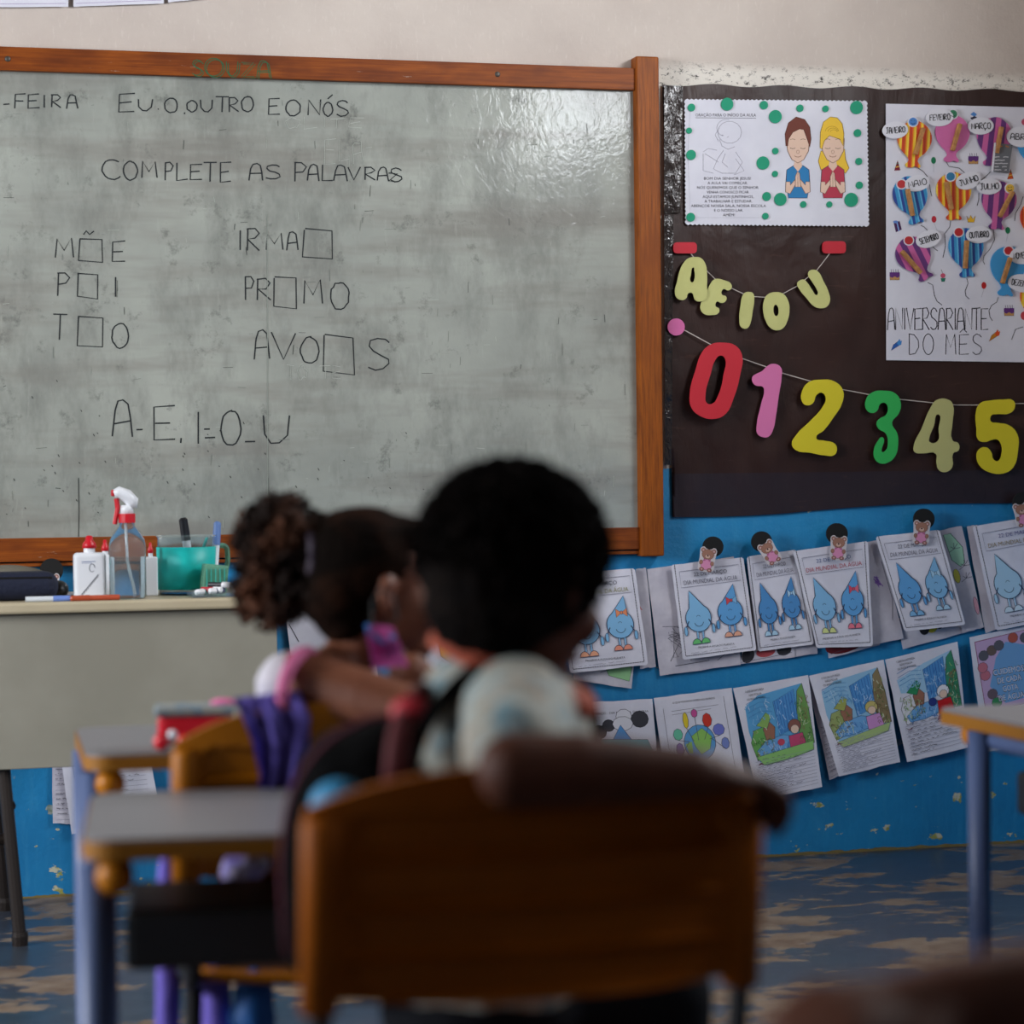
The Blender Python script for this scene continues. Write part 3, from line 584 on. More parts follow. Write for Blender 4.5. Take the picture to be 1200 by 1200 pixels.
def balloon(cx, y0, y1, rx, style, tilt, lab, lt, ltilt, peg, stick, colr, lrx=15, lry=10):
    """foam balloon: body from y0 to y1 (px), half width rx"""
    H = y1 - y0; bh = H * .78; a = math.radians(tilt); px0, py0 = cx, y0 + bh / 2
    base = [(-.35, 0), (0, -.04), (.4, .02), (.8, .18), (1, .42), (.9, .66), (.62, .86), (.3, 1.0), (.27, 1.08), (.44, 1.24), (.12, 1.22), (-.05, 1.26), (-.42, 1.2), (-.24, 1.06), (-.32, .98), (-.66, .82), (-.92, .62), (-1, .4), (-.8, .15)]
    pts = []
    for u, v in base:
        x, y = u * rx, (v - .5) * bh; pts.append((px0 + x * math.cos(a) - y * math.sin(a), py0 + x * math.sin(a) + y * math.cos(a)))
    if isinstance(style, str): m = mat('foam_' + style, style, .7)
    else: m = striped('foam_striped', style, {True: 0}.get(False, -tilt), 1 / (.031 if len(style) < 5 else .02))
    o = wall_cutout('balloon', [pts], .0175, .004, m, bp)
    # month label
    lx, ly = lt; aa = math.radians(-ltilt)
    lp = [(lx + lrx * math.cos(t_) * math.cos(aa) - lry * math.sin(t_) * math.sin(aa), ly + lrx * math.cos(t_) * math.sin(aa) + lry * math.sin(t_) * math.cos(aa)) for t_ in [2 * math.pi * i / 14 for i in range(14)]]
    l = wall_cutout('month_label', [lp], .0215, .002, MATS['label_paper'], o)
    A = Art(wallfn(.0227)); n = len(lab); A.word(lab, lx - lrx * .72, ly - 3.6, lx + lrx * .78, ly + 3.4, .95, '1c1c22', ang=ltilt, jit=.05, gap=.2); A.build('month_name', o)
    # clothes peg
    (ax, ay), (bx, by) = peg; p = hity(ax, ay, -.028); r = hity(bx, by, -.024); dv = (r - p); L_ = dv.length; zz = dv.normalized(); xx = Vector((0, -1, 0)).cross(zz).normalized(); yy = zz.cross(xx)
    M = Matrix((xx, yy, zz)).transposed(); bm = bmesh.new()
    for s_ in (-1, 1): box(bm, p + dv / 2 + yy * (.0035 * s_), (.0105, .005, L_), rot=M, bev=.001, seg=1)
    tube(bm, [p + dv * .55 - xx * .006, p + dv * .55 + xx * .006], .0048, 8); add('peg', bm_mesh(bm), PEG, o)
    if stick:
        for r_, c_, h_ in ((6.2, 'd6d6df', .0200), (4.8, colr, .0212)):
            sp = [(stick[0] + r_ * math.cos(math.pi * i / 5), stick[1] + r_ * math.sin(math.pi * i / 5)) for i in range(10)]
            wall_cutout('sticker', [sp], h_, .0012, mat('stk_' + c_, c_, .5), o)
        if colr in ('3a78c0', '1f7550', 'd8b040'):
            A = Art(wallfn(.0222)); x, y = stick
            A.line([(x - 2.2, y - 1.8), (x - 1, y - 1.2)], .7, '1c2a3c'); A.line([(x + 1, y - 1.2), (x + 2.2, y - 1.8)], .7, '1c2a3c'); A.line(arc(x, y + .5, 2.6, 2.2, 200, 340, 6), .7, '1c2a3c'); A.build('face', o)
balloon(1071.5, 143, 197.5, 20, ORS, 4, 'JANEIRO', (1049, 152.5), 4, ((1082, 150), (1072.5, 181)), (1070, 142.7), '3a78c0')
balloon(1116, 136, 191, 20, 'c4649c', 3, 'FEVEIRO', (1101, 137.5), 3, ((1125, 145), (1116, 176.5)), (1116.7, 133.7), '1f7550', 16, 10.5)
balloon(1165, 139, 196, 20.5, PUR, 8, 'MARÇO', (1149.3, 147.7), 2, ((1173.7, 148.7), (1167.7, 179.5)), None, '')
balloon(1213, 150, 204, 20.5, '3a90c8', 0, 'ABRIL', (1196.5, 160.5), -3, ((1222, 160), (1214, 188)), None, '', 17, 12)
balloon(1067, 208, 264, 20, BLS, -12, 'MAIO', (1074.7, 214.7), 12, ((1063.5, 221.5), (1069.5, 253)), (1056.4, 215.8), 'b01820', 14.5, 9.5)
balloon(1117.5, 203.5, 259, 20.3, ORS, 0, 'JUNHO', (1134.7, 211.7), 18, ((1109, 213), (1115, 245.5)), (1114, 206.8), '20709c')
balloon(1170.5, 214, 270, 20.3, PUR, 6, 'JULHO', (1159, 218.5), 3, ((1187, 224.5), (1171.5, 254)), (1183.5, 220.7), 'd8b040', 14.5, 9.5)
balloon(1216, 235, 291, 20.3, ORS, 0, 'AGOSTO', (1221, 240), 3, ((1225, 246), (1220, 276)), None, '')
balloon(1071, 278, 332, 20.3, PUR, -28, 'SETEMBRO', (1088, 280), 18, ((1056.7, 294.5), (1079, 320)), (1065, 281.7), 'b01820')
balloon(1132, 269, 326, 20.3, BLS, -2, 'OUTUBRO', (1147, 275), 4, ((1133, 281.7), (1131, 314.7)), (1123.5, 272), 'b01820')
balloon(1181, 290, 348, 20.5, '3a90c8', 6, 'NOVEMBRO', (1200, 299), 6, ((1184, 302), (1174.5, 332)), (1182, 293.7), 'b01820', 17, 10.5)
balloon(1216, 327, 385, 20.5, ORS, 4, 'DEZEMBRO', (1198, 332), -8, ((1224, 338), (1216, 370)), None, '', 17, 10.5)
o = wall_cutout('name_card', [[(1165, 167), (1186.5, 170), (1182, 203.5), (1161.5, 201)]], .023, .001, mat('card_grey', '62646a', .6), bp, smooth_it=False)
A = Art(wallfn(.0237)); A.shape([(1161.5, 201), (1165, 167), (1167.3, 167.3), (1164, 202)], 'd6d6df'); A.squiggle(1168, 1185, 172, 1, 1.2, 'b0703a', 1.2)
for i in range(5): A.squiggle(1165.5, 1182 - i * .5, 184 + i * 3.8, .3, 1, 'c6c6cc', 1.5, .9)
A.build('card_print', o)
# ================================================================ LETTER AND NUMBER GARLANDS
c6 = lambda L: [(770 + x / 4.8, 270 + y / 4.8) for x, y in L]; c7 = lambda L: [(770 + x / 2.7907, 370 + y / 2.7907) for x, y in L]
mat('cream_card', 'c0c07c', .7, c2='b7b774', nscale=10); mat('red_foam', 'b8152a', .6); mat('pink_foam', 'c9649c', .65); mat('string', 'c6bcb6', .8)
for n_, c_ in (('yellow_card', 'cfc01e'), ('green_card', '27a84e'), ('pink_card', 'cf6ea2'), ('red_card', 'bd1a2c'), ('pale_card', 'b5b375')): mat(n_, c_, .6)
p = hity(890, 330, 0); lg = empty('letter_garland', (p.x, 0, p.z), 0, 'string of five pale yellow-green vowel letters hung between two red tabs', 'garland')
for L in ([(190, 130), (207, 152), (280, 228), (325, 272), (418, 325), (482, 355), (546, 372), (603, 376), (712, 354), (790, 312), (850, 262), (900, 222), (973, 128)],):
    bm = bmesh.new(); tube(bm, [hity(x, y, -.016) for x, y in c6(L)], .0011, 6); add('string', bm_mesh(bm), MATS['string'], lg)
for lab, *loops in (('letter A', [(207, 150), (245, 155), (272, 190), (280, 240), (280, 310), (272, 385), (245, 400), (215, 392), (205, 370), (200, 355), (185, 350), (172, 358), (165, 380), (140, 392), (110, 378), (100, 345), (112, 290), (130, 220), (155, 175), (180, 155)], [(205, 208), (190, 250), (187, 285), (198, 292), (210, 275), (210, 225)]),
  ('letter E', [(340, 272), (375, 280), (415, 300), (418, 325), (400, 338), (375, 330), (362, 345), (365, 362), (388, 372), (385, 398), (360, 408), (338, 400), (328, 415), (330, 428), (348, 440), (345, 465), (310, 476), (265, 470), (245, 445), (247, 410), (275, 350), (300, 300), (318, 278)]),
  ('letter I', [(515, 346), (540, 355), (546, 385), (538, 450), (525, 520), (510, 548), (490, 553), (470, 540), (463, 505), (470, 420), (482, 365), (495, 350)]),
  ('letter O', [(665, 347), (710, 358), (738, 400), (744, 450), (732, 510), (710, 548), (675, 562), (640, 550), (610, 505), (597, 450), (600, 400), (620, 362)], [(668, 418), (680, 430), (684, 455), (680, 475), (668, 482), (658, 470), (654, 445), (658, 425)]),
  ('letter U', [(880, 221), (905, 232), (935, 285), (965, 350), (972, 395), (955, 428), (920, 438), (885, 428), (840, 380), (800, 330), (788, 300), (800, 283), (825, 277), (845, 295), (875, 340), (895, 364), (905, 355), (900, 335), (870, 285), (850, 250), (855, 230)])):
    o = wall_cutout('letter', [c6(l) for l in loops], .021 if lab != 'letter A' else .025, .002, MATS['cream_card'], lg); o['label'] = lab.replace('letter', 'pale green card letter')
for x0, x1, y0, y1 in ((90, 222, 67, 130), (930, 1060, 61, 130)):
    r = 20; o = wall_cutout('tab', [c6([(cx + r * math.cos(math.radians(a_)), cy + r * math.sin(math.radians(a_))) for cx, cy, a0 in ((x1 - r, y1 - r, 0), (x0 + r, y1 - r, 90), (x0 + r, y0 + r, 180), (x1 - r, y0 + r, 270)) for a_ in (a0, a0 + 30, a0 + 60, a0 + 90)])], .018, .005, MATS['red_foam'], lg, smooth_it=False); o['label'] = 'red foam tab'
p = hity(1000, 480, 0); ng = empty('number_garland', (p.x, 0, p.z), 0, 'string of large coloured card numbers from zero to five', 'garland')
bm = bmesh.new(); tube(bm, [hity(x, y, -.017) for x, y in c7([(80, 42), (172, 92), (278, 140), (360, 168), (410, 188), (495, 212), (605, 241), (690, 257), (790, 273), (915, 286), (980, 292), (1044, 292), (1120, 288), (1200, 287), (1420, 282)])], .0013, 6); add('string', bm_mesh(bm), MATS['string'], ng)
for lab, m_, off, *loops in (
  ('red zero', 'red_card', .034, [(215, 88), (255, 97), (278, 130), (272, 190), (250, 270), (225, 320), (190, 337), (145, 330), (112, 300), (107, 255), (125, 180), (150, 115), (180, 92)], [(208, 130), (222, 140), (218, 190), (200, 260), (180, 288), (162, 285), (158, 260), (175, 190), (190, 145)]),
  ('pink one', 'pink_card', .026, [(380, 157), (405, 170), (407, 200), (398, 260), (388, 330), (380, 370), (365, 395), (345, 397), (328, 385), (326, 360), (340, 290), (350, 240), (345, 232), (325, 229), (313, 218), (312, 200), (325, 190), (345, 180), (360, 165)]),
  ('yellow two', 'yellow_card', .026, [(535, 209), (580, 215), (608, 245), (605, 285), (575, 335), (545, 375), (520, 400), (545, 408), (580, 418), (588, 435), (580, 455), (550, 457), (500, 448), (455, 440), (441, 420), (455, 390), (500, 345), (540, 300), (552, 270), (540, 252), (522, 258), (510, 285), (490, 293), (474, 280), (475, 245), (495, 218)]),
  ('green three', 'green_card', .027, [(740, 245), (780, 255), (797, 285), (790, 320), (768, 350), (785, 385), (788, 420), (778, 460), (755, 480), (730, 483), (712, 468), (710, 435), (722, 410), (735, 397), (742, 405), (736, 430), (735, 445), (748, 440), (755, 415), (748, 385), (725, 370), (718, 350), (730, 335), (748, 325), (755, 300), (745, 285), (728, 290), (720, 310), (700, 318), (683, 303), (685, 270), (705, 250)]),
  ('pale yellow four', 'pale_card', .026, [(915, 275), (955, 276), (967, 290), (966, 350), (966, 408), (985, 417), (986, 440), (968, 450), (965, 495), (945, 511), (922, 505), (914, 480), (912, 452), (870, 450), (842, 445), (840, 425), (865, 370), (895, 300)], [(920, 322), (921, 370), (918, 410), (890, 412), (889, 404), (905, 360)]),
  ('yellow five', 'yellow_card', .026, [(1130, 274), (1165, 278), (1170, 298), (1155, 318), (1110, 322), (1093, 326), (1091, 345), (1112, 350), (1150, 358), (1178, 388), (1180, 440), (1165, 495), (1135, 515), (1090, 513), (1055, 490), (1045, 460), (1052, 438), (1075, 430), (1092, 445), (1100, 470), (1115, 475), (1127, 450), (1125, 420), (1113, 405), (1095, 406), (1070, 413), (1050, 405), (1045, 370), (1044, 310), (1058, 285), (1090, 277)])):
    o = wall_cutout('number', [c7(l) for l in loops], off, .002, MATS[m_], ng); o['label'] = lab + ' cut from card'
o = wall_cutout('tab', [[(792.2 + 10 * math.cos(t_ * math.pi / 6), 383.2 + 10 * math.sin(t_ * math.pi / 6)) for t_ in range(12)]], .02, .004, MATS['pink_foam'], ng); o['label'] = 'round pink foam tab'
# ================================================================ PAPERS ABOVE THE BOARD
for i, (x0, x1, y0, y1, lb) in enumerate(((-40, 80, 9, 8, 'lilac-white paper edge above the board, leftmost of three'), (86, 192, 8, 4, 'lilac-white paper edge above the board, middle and lowest of three'), (197, 252, 3, -3, 'lilac-white paper corner above the board, rightmost of three'))):
    o, A = paper_sheet('paper_sheet', [(x0, -125), (x1, -125), (x1, y1), (x0, y0)], .01, 0, 0, lb, 'paper', None, 'paper_smooth', .3)
    A.q = None; A.line([(x0 + 3, y0 - 4), (x1 - 3, y1 - 4)], .7, 'a89ab8'); A.build('printed_border', o)
# ================================================================ WORKSHEETS
def drop(A, cx, cy, s, c, bow=None, mirror=1, feet=None, arms=(1, 1)):
    """water drop with a face: cx,cy centre of its belly in sheet space (u,v), s = belly radius in v"""
    sx = s * 1.2; K = '2b3858'
    pts = [(cx - mirror * sx * .5, cy - 2.05 * s), (cx - mirror * sx * .3, cy - 1.6 * s)]
    body = arc(cx, cy, sx, s, 60 if mirror > 0 else 120, -230 if mirror > 0 else 410, 18)
    A.shape([pts[0]] + body, c, K, .9)
    A.line(arc(cx, cy + .25 * s, .42 * s, .35 * s, 190, 350, 8), .7, K); A.line(arc(cx, cy - .05 * s, .18 * s, .15 * s, 20, 160, 5), .5, K)
    for d in (-1, 1):
        A.line([(cx + d * .25 * s, cy + .98 * s), (cx + d * .25 * s, cy + 1.55 * s)], 1.6, c); A.line([(cx + d * .14 * s, cy + .98 * s), (cx + d * .14 * s, cy + 1.5 * s)], .5, K); A.line([(cx + d * .36 * s, cy + .95 * s), (cx + d * .36 * s, cy + 1.5 * s)], .5, K)
        A.shape(arc(cx + d * .42 * s, cy + 1.85 * s, .4 * s, .38 * s, 0, 180, 8), feet or c, K, .7)
        A.line([(cx + d * .93 * s, cy + .15 * s), (cx + d * 1.2 * s, cy + .55 * s)], 1.2, K); A.ell(cx + d * 1.3 * s, cy + .85 * s, .16 * s, .34 * s, c, 0, 10, K, .6)
    if bow is not None:
        bx, by = cx + .25 * s, cy - .85 * s
        for d in (-1, 1): A.shape([(bx, by), (bx + d * .5 * s, by - .3 * s), (bx + d * .5 * s, by + .32 * s)], bow[0] if d < 0 else bow[1], K, .7)
        A.ell(bx, by, .12 * s, .13 * s, bow[0], 0, 8, K, .5)
def dotted_border(A, m=.045, top=0.0):
    K = '3a3a46'
    cs = [(m, top), (1 - m, top), (1 - m, 1 - m * .8), (m, 1 - m * .8)]
    for a, b in ((cs[0], cs[3]), (cs[3], cs[2]), (cs[2], cs[1])): A.line([a, b], .5, K)
    for a, b, n in ((cs[3], cs[0], 34), (cs[2], cs[1], 34), (cs[3], cs[2], 30)):
        for i in range(n):
            t = (i + .5) / n; x, y = a[0] * (1 - t) + b[0] * t, a[1] * (1 - t) + b[1] * t; A.ell(x, y, .0065, .0055, K, 0, 5)
def water_sheet(q, off, ta, tb, lab, cols, tcol, bow, feet, grp):
    o, A = paper_sheet('worksheet', q, off, ta, tb, lab, 'worksheet', grp, 'paper', .4, 2.0)
    dotted_border(A)
    K = '4a4a58'; A.line([(.1, .08), (.92, .07), (.92, .24), (.1, .25), (.1, .08)], .5, '74748a')
    W = math.dist(q[0], q[1]); sl = -math.degrees(math.atan2(q[1][1] - q[0][1], q[1][0] - q[0][0]))
    qq = A.q; A.q = None; a = bil(qq, .52, .145); b = bil(qq, .51, .225); cpt = bil(qq, .47, .905)
    A.text('22 DE MARÇO', a[0], a[1], 4.6, tcol[0], ang=sl, width=W * .46); A.text('DIA MUNDIAL DA ÁGUA', b[0], b[1], 5.2, tcol[1], ang=sl, width=W * .74)
    A.text('PRESERVE A ÁGUA DO PLANETA', cpt[0], cpt[1], 2.3, '4a4a56', ang=sl, width=W * .5)
    A.q = qq
    drop(A, .28, .585, .145, cols[0], None, 1, feet[0]); drop(A, .72, .56, .142, cols[1], bow, -1, feet[1])
    A.squiggle(.12, .75, .945, .006, .4, '8d8d9c', .012, .85, -.02)
    A.build('printed_drawing', o); return o
GU = 'worksheets of two water drops clipped in the upper row'
BK = 'papers peeking out behind the upper row'
def back_sheet(q, off, lab, ta=.02, tb=0, mt='paper_grey', art=None, name='worksheet'):
    o, A = paper_sheet(name, q, off, ta, tb, lab, 'worksheet', BK, mt, .5)
    if art: art(A)
    A.v and A.build('printed_drawing', o); return o
K = '4c4c5c'
def tree_art(A):
    for k_ in range(9): A.line([(.12 + R_.uniform(0, .45), .55 + R_.uniform(0, .3)) for _ in range(5)], .5, K)
    A.line([(.1, .55), (.3, .57), (.5, .54)], .6, K); A.line([(.15, .88), (.28, .72), (.4, .9), (.5, .75), (.62, .92), (.2, .93)], .8, K); A.line([(.72, .93), (.86, .86), (.97, .9)], .6, K)
back_sheet([(758, 667), (860, 652), (868, 779), (773.5, 792)], .006, 'white sheet with outlined trees behind the first full water-drop sheet', art=tree_art)
def bush_art(A): A.shape([(.55, .84), (.62, .72), (.72, .7), (.8, .62), (.9, .68), (.97, .8), (.95, .93), (.6, .9)], '8fc08c', '4c6a50', .6); A.line([(.45, .88), (.6, .84)], .6, K)
back_sheet([(672, 690), (752, 690), (740, 807), (672, 797)], .005, 'sheet with a green bush hanging lowest beside the boy', art=bush_art)
back_sheet([(745, 667), (757, 665.5), (768.5, 781), (750, 784)], .008, 'plain sheet edge with a red scribble behind the leftmost drop sheet', art=lambda A: A.squiggle(.2, .8, .4, .03, .8, 'c0504a', .1))
def ladybug(A): A.ell(.12, .9, .12, .1, '2a2a30'); A.ell(.45, .88, .18, .07, 'b04a50'); A.ell(.8, .88, .14, .08, '2a2a30'); A.line([(0, .98), (.5, 1.0 - .04), (.95, .93)], .5, K)
back_sheet([(880, 690), (930, 684), (931.5, 770), (868, 778)], .007, 'sheet with black and red shapes under the second full drop sheet', art=ladybug)
back_sheet([(915, 690), (956, 684), (958, 766), (905, 773)], .005, 'blank sheet corner between second and third drop sheets')
back_sheet([(965, 690), (1025, 690), (1031, 756), (971, 771.5)], .006, 'sheet with a dark red shape under the third full drop sheet', art=lambda A: (A.ell(.33, .86, .38, .12, '6a2028'), A.line([(.05, .95), (.6, .9)], .5, K)))
back_sheet([(1000, 638), (1030, 633), (1059, 748), (1020, 757)], .009, 'white sheet with a purple scribbled ball beside the third full drop sheet', art=lambda A: ([A.line([(.62 + R_.uniform(-.14, .14), .4 + R_.uniform(-.06, .06)) for _ in range(6)], .7, '8a62b8') for _ in range(5)], A.line([(.9, .2), (.96, .6), (.8, .8)], .5, K)))
back_sheet([(1052, 725), (1125, 700), (1132, 741), (1058, 761)], .006, 'sheet with a yellow and black shape under the fourth full drop sheet', art=lambda A: (A.ell(.5, .5, .1, .25, 'c0b030'), A.ell(.38, .55, .08, .2, '26262c'), A.ell(.62, .5, .06, .2, '26262c')))
def leaf_art(A):
    A.shape([(.2, .05), (.5, .05), (.85, .2), (.8, .35), (.6, .38), (.3, .3)], '9ccab0', '3d5d50', .7)
    for x, y in ((.72, .5), (.5, .2), (.75, .38)): 
        for a_ in range(5): A.line([(x, y), (x + .25 * math.cos(a_ * .7), y - .06 * math.sin(a_ * .9))], .6, K)
    A.ell(.88, .78, .1, .09, 'd8a0b0', 0, 10, K, .5); A.ell(.35, .46, .14, .07, 'c8c050', 0, 10, K, .5)
back_sheet([(1098, 622), (1127, 616.5), (1153, 735), (1128, 742)], .008, 'sheet with large green leaves right of the fourth full drop sheet', art=leaf_art)
back_sheet([(1133, 617), (1145, 615), (1175, 735), (1155, 742)], .007, 'plain sheet edge left of the last drop sheet')
C1, C2, C3, C4 = '7fb4dc', '5f9fd6', '4d8ac4', 'a8cce4'
water_sheet([(651, 674), (744, 666), (759.5, 779), (668, 789)], .022, .02, .01, 'two-drop worksheet half hidden by the boy, orange bow and shoes', (C1, C1), ('4a4a58', '8d8a52'), ('e08a60', 'e08a60'), ('e0a080', 'e0907a'), GU)
water_sheet([(786.5, 662), (871, 653), (886.5, 762), (800.5, 773.5)], .022, .03, 0, 'two-drop worksheet with green shoes on the left drop', (C1, C2), ('5a5a68', '6a6a7a'), ('d04a50', C1), ('6ac074', 'e0a58c'), GU)
water_sheet([(875, 652.5), (933, 644), (954, 755), (888.5, 763.5)], .017, .02, 0, 'narrow two-drop worksheet with pale blue bow and shoes', (C3, C3), ('5a5a68', '6a6a7a'), (C4, C4), (C4, C4), GU)
water_sheet([(929, 646), (1017, 634), (1023, 757), (957, 759.5)], .028, .01, 0, 'two-drop worksheet with red coloured title and pink bow', (C1, C2), ('5a6a98', 'b04a5a'), ('d04a60', 'e07080'), ('d0d890', 'e0788a'), GU)
water_sheet([(1026, 629), (1101, 621), (1131.5, 732), (1060, 740)], .030, .03, .01, 'two-drop worksheet with scribbled blue bow, right of the leaf sheet', (C2, C1), ('5a5a68', '6a6a7a'), (C4, C4), (C1, C4), GU)
water_sheet([(1139.5, 617), (1232, 602), (1258, 722), (1167, 739)], .026, .02, 0, 'pale two-drop worksheet cut off by the frame edge, colourful title', (C4, C1), ('5a5a90', '8a7a58'), (C4, C4), ('c8dcea', 'c8dcea'), GU)
def girlback(A):
    A.shape([(.3, .28), (.38, .16), (.48, .26), (.44, .36)], 'c04a70', '6a2a40', .6); A.shape([(.25, .42), (.5, .3), (.78, .4), (.8, .7), (.55, .82), (.3, .7)], 'd0b83c', '5a4a30', .7); A.line([(.3, .6), (.7, .55)], .8, K)
o, A = paper_sheet('worksheet', [(490, 690), (556, 682), (566, 800), (500, 806)], .014, .02, 0, 'sheet with a pink and yellow picture seen between the two children', 'worksheet'); girlback(A); A.build('printed_drawing', o)
o, A = paper_sheet('worksheet', [(332, 700), (428, 692), (444, 800), (345, 806)], .012, .02, 0, 'white sheet corner seen behind the girl at the desk end', 'worksheet'); A.line([(.03, .3), (.12, .5)], 1, K); A.line([(.05, .15), (.9, .1)], .6, K); A.build('printed_drawing', o)
# lower row
GL = 'written worksheets in the lower row'
def ruled(A, v0, v1, n, seed, dark='55556a', u0=.08, u1=.95, strong=.5):
    for i in range(n):
        v = v0 + (v1 - v0) * i / (n - 1); A.line([(u0, v + .012), (u1, v - .002)], .35, '8c8ca2')
        if R_.random() < strong + .3: A.squiggle(u0 + R_.uniform(0, .05), u0 + (u1 - u0) * R_.uniform(.4, .95), v - .002, .006, .5, dark, .016, .86, -.015)
def waterfall(A, style):
    K = '38404e'
    if style != 'b': A.shape([(.1, .18), (.3, .1), (.6, .08), (.9, .06), (.93, .4), (.95, .62), (.55, .66), (.15, .68), (.08, .4)], {'a': '5aa0d0', 'c': '8ab8d8'}[style])
    else: A.shape([(.1, .22), (.5, .12), (.9, .06), (.9, .25), (.5, .4), (.12, .35)], '9cc4e0')
    for k_ in range(4): A.line([(.12, .16 + k_ * .04), (.3, .12 + k_ * .04), (.45, .14 + k_ * .04)], .6, '3f7db8')
    gcol = {'a': '6aa858', 'b': 'dcdce4', 'c': '9aa86a'}[style]
    A.shape([(.08, .5), (.15, .4), (.28, .38), (.4, .5), (.35, .62), (.12, .66)], gcol, K, .6)
    A.shape([(.82, .12), (.9, .06), (.95, .3), (.97, .6), (.8, .6), (.76, .4)], {'a': '6f9e58', 'b': '3a8a68', 'c': '8a7a5a'}[style], K, .6)
    A.shape([(.48, .18), (.78, .1), (.78, .42), (.5, .48)], '4f8fcc', '3a5a88', .6)
    for k_ in range(7): A.line([(.5 + k_ * .04, .17 - k_ * .008), (.51 + k_ * .04, .44 - k_ * .008)], .6, '2d62a8')
    A.shape([(.14, .58), (.3, .5), (.55, .48), (.75, .52), (.7, .6), (.4, .64), (.18, .64)], '6fa8dc', '3a5a88', .6)
    A.shape([(.28, .4), (.38, .34), (.45, .4), (.42, .5), (.3, .5)], '9a6a58', K, .6); A.shape([(.2, .36), (.36, .26), (.42, .3), (.34, .4)], {'a': '8ab060', 'b': '2f8a5a', 'c': 'a0a85a'}[style], K, .6)
    for k_ in range(150):
        z_ = R_.choice(('sky', 'fall', 'pool', 'left', 'right')); x, y = {'sky': (R_.uniform(.12, .45), R_.uniform(.14, .3)), 'fall': (R_.uniform(.5, .77), R_.uniform(.16, .44)), 'pool': (R_.uniform(.2, .6), R_.uniform(.52, .62)), 'left': (R_.uniform(.1, .4), R_.uniform(.38, .6)), 'right': (R_.uniform(.8, .94), R_.uniform(.15, .58))}[z_]
        c_ = R_.choice({'sky': ('8fc0e4', 'b8d4ea', '5a98cc'), 'fall': ('8abce8', 'c0d8f0', '3a70b8'), 'pool': ('a8ccf0', '4a80c4'), 'left': ('a8c88a', '6a8a4a', '9a7a5a', 'd0d8c0'), 'right': ('a0c07a', '486a3a', '8a6a50', 'd0d8c0')}[z_])
        A.line([(x, y), (x + R_.uniform(-.03, .03), y + R_.uniform(.01, .045)), (x + R_.uniform(-.04, .05), y + R_.uniform(.01, .06))], .7, c_)
    dress = {'a': 'c04a70', 'b': 'c01e24', 'c': 'c890c8'}[style]
    A.ell(.72, .42, .09, .06, {'a': '8a5a50', 'b': 'e6e6ec', 'c': 'c8b870'}[style], 0, 12, K, .6); A.ell(.72, .45, .06, .04, 'e0c4b0', 0, 10, K, .5)
    A.shape([(.62, .5), (.82, .49), (.86, .62), (.62, .63)], dress, K, .6)
    if style == 'a': A.ell(.5, .54, .05, .03, 'c04a60'); A.shape([(.12, .63), (.95, .58), (.95, .66), (.55, .7), (.2, .71)], '8cc070', K, .4)
    if style == 'b': A.ell(.55, .5, .06, .04, '2c3a80', 0, 10, K, .4); A.shape([(.62, .63), (.86, .61), (.8, .67), (.58, .68)], '5a3a80')
    if style == 'c': A.shape([(.12, .68), (.95, .6), (.9, .68), (.2, .74)], 'a8c080', K, .3)
    for k_ in range(26): x, y = R_.uniform(.78, .94) if k_ % 2 else R_.uniform(.1, .4), R_.uniform(.2, .6) if k_ % 2 else R_.uniform(.45, .62); A.line(arc(x, y, .02, .012, 0, 220, 5), .5, '35603a' if style != 'c' else '6a5a40')
    A.squiggle(.12, .2, .7, .01, 1.2, '7a3040', .02, 1)
def title3(A, q):
    sl = -math.degrees(math.atan2(q[1][1] - q[0][1], q[1][0] - q[0][0])); A.q = None
    for i, t in enumerate(('CUIDE DA NATUREZA', 'NÃO POLUA', 'OS RIOS E MARES')):
        p_ = bil(q, .27, .06 + i * .035); A.text(t, p_[0], p_[1], 2.5, '26262e', ang=sl, width=(22, 15, 22)[i])
    A.q = q
q = [(672, 824), (764.5, 819), (776, 962), (684, 966)]
o, A = paper_sheet('worksheet', q, .012, .02, 0, 'sheet with black-haired heads around a blue drop, leftmost of lower row', 'worksheet', GL)
A.q = None; A.text('22 DE MARÇO - DIA MUNDIAL DA ÁGUA', 722, 836.5, 2.6, '26262e', width=76, ang=3); A.q = q
for x, y, r in ((.3, .25, .09), (.42, .2, .08), (.82, .16, .11)): A.ell(x, y, r, r * .62, '3c3c44', 0, 12, '26262c', .6)
A.ell(.62, .13, .1, .06, 'd6d6e0', 0, 10, K, .6); A.ell(.6, .19, .13, .06, 'd6d6e0', 0, 10, K, .6); A.shape([(.57, .2), (.7, .33), (.68, .42), (.5, .42), (.46, .32)], '4f8fcc', '2b3858', .7); A.shape([(.1, .42), (.3, .31), (.9, .33), (.97, .45)], '6aa0a8', K, .5); A.ell(.22, .33, .1, .06, '8a8a94', 0, 10, K, .5)
A.build('printed_drawing', o)
q = [(766, 818), (857.5, 806), (878, 945), (786, 957)]
o, A = paper_sheet('worksheet', q, .015, .02, 0, 'sheet with a green and blue globe and colourful figures, lower row', 'worksheet', GL)
A.q = None; A.text('O QUE PODEMOS FAZER NO MUNDO', 813, 822, 2.3, '26262e', width=50, ang=7); A.q = q
A.line([(.1, .1), (.1, .95)], .4, K); A.line([(.88, .06), (.9, .9)], .4, K); A.line([(.2, .16), (.7, .15)], .4, K); A.line([(.2, .13), (.8, .125)], .4, K)
A.ell(.5, .42, .2, .15, '5a9ad0', 0, 20, K, .7); A.shape([(.4, .36), (.55, .3), (.66, .38), (.62, .48), (.5, .52), (.44, .45)], '8cc060', K, .5); A.shape([(.32, .42), (.4, .4), (.4, .5), (.35, .5)], '8cc060')
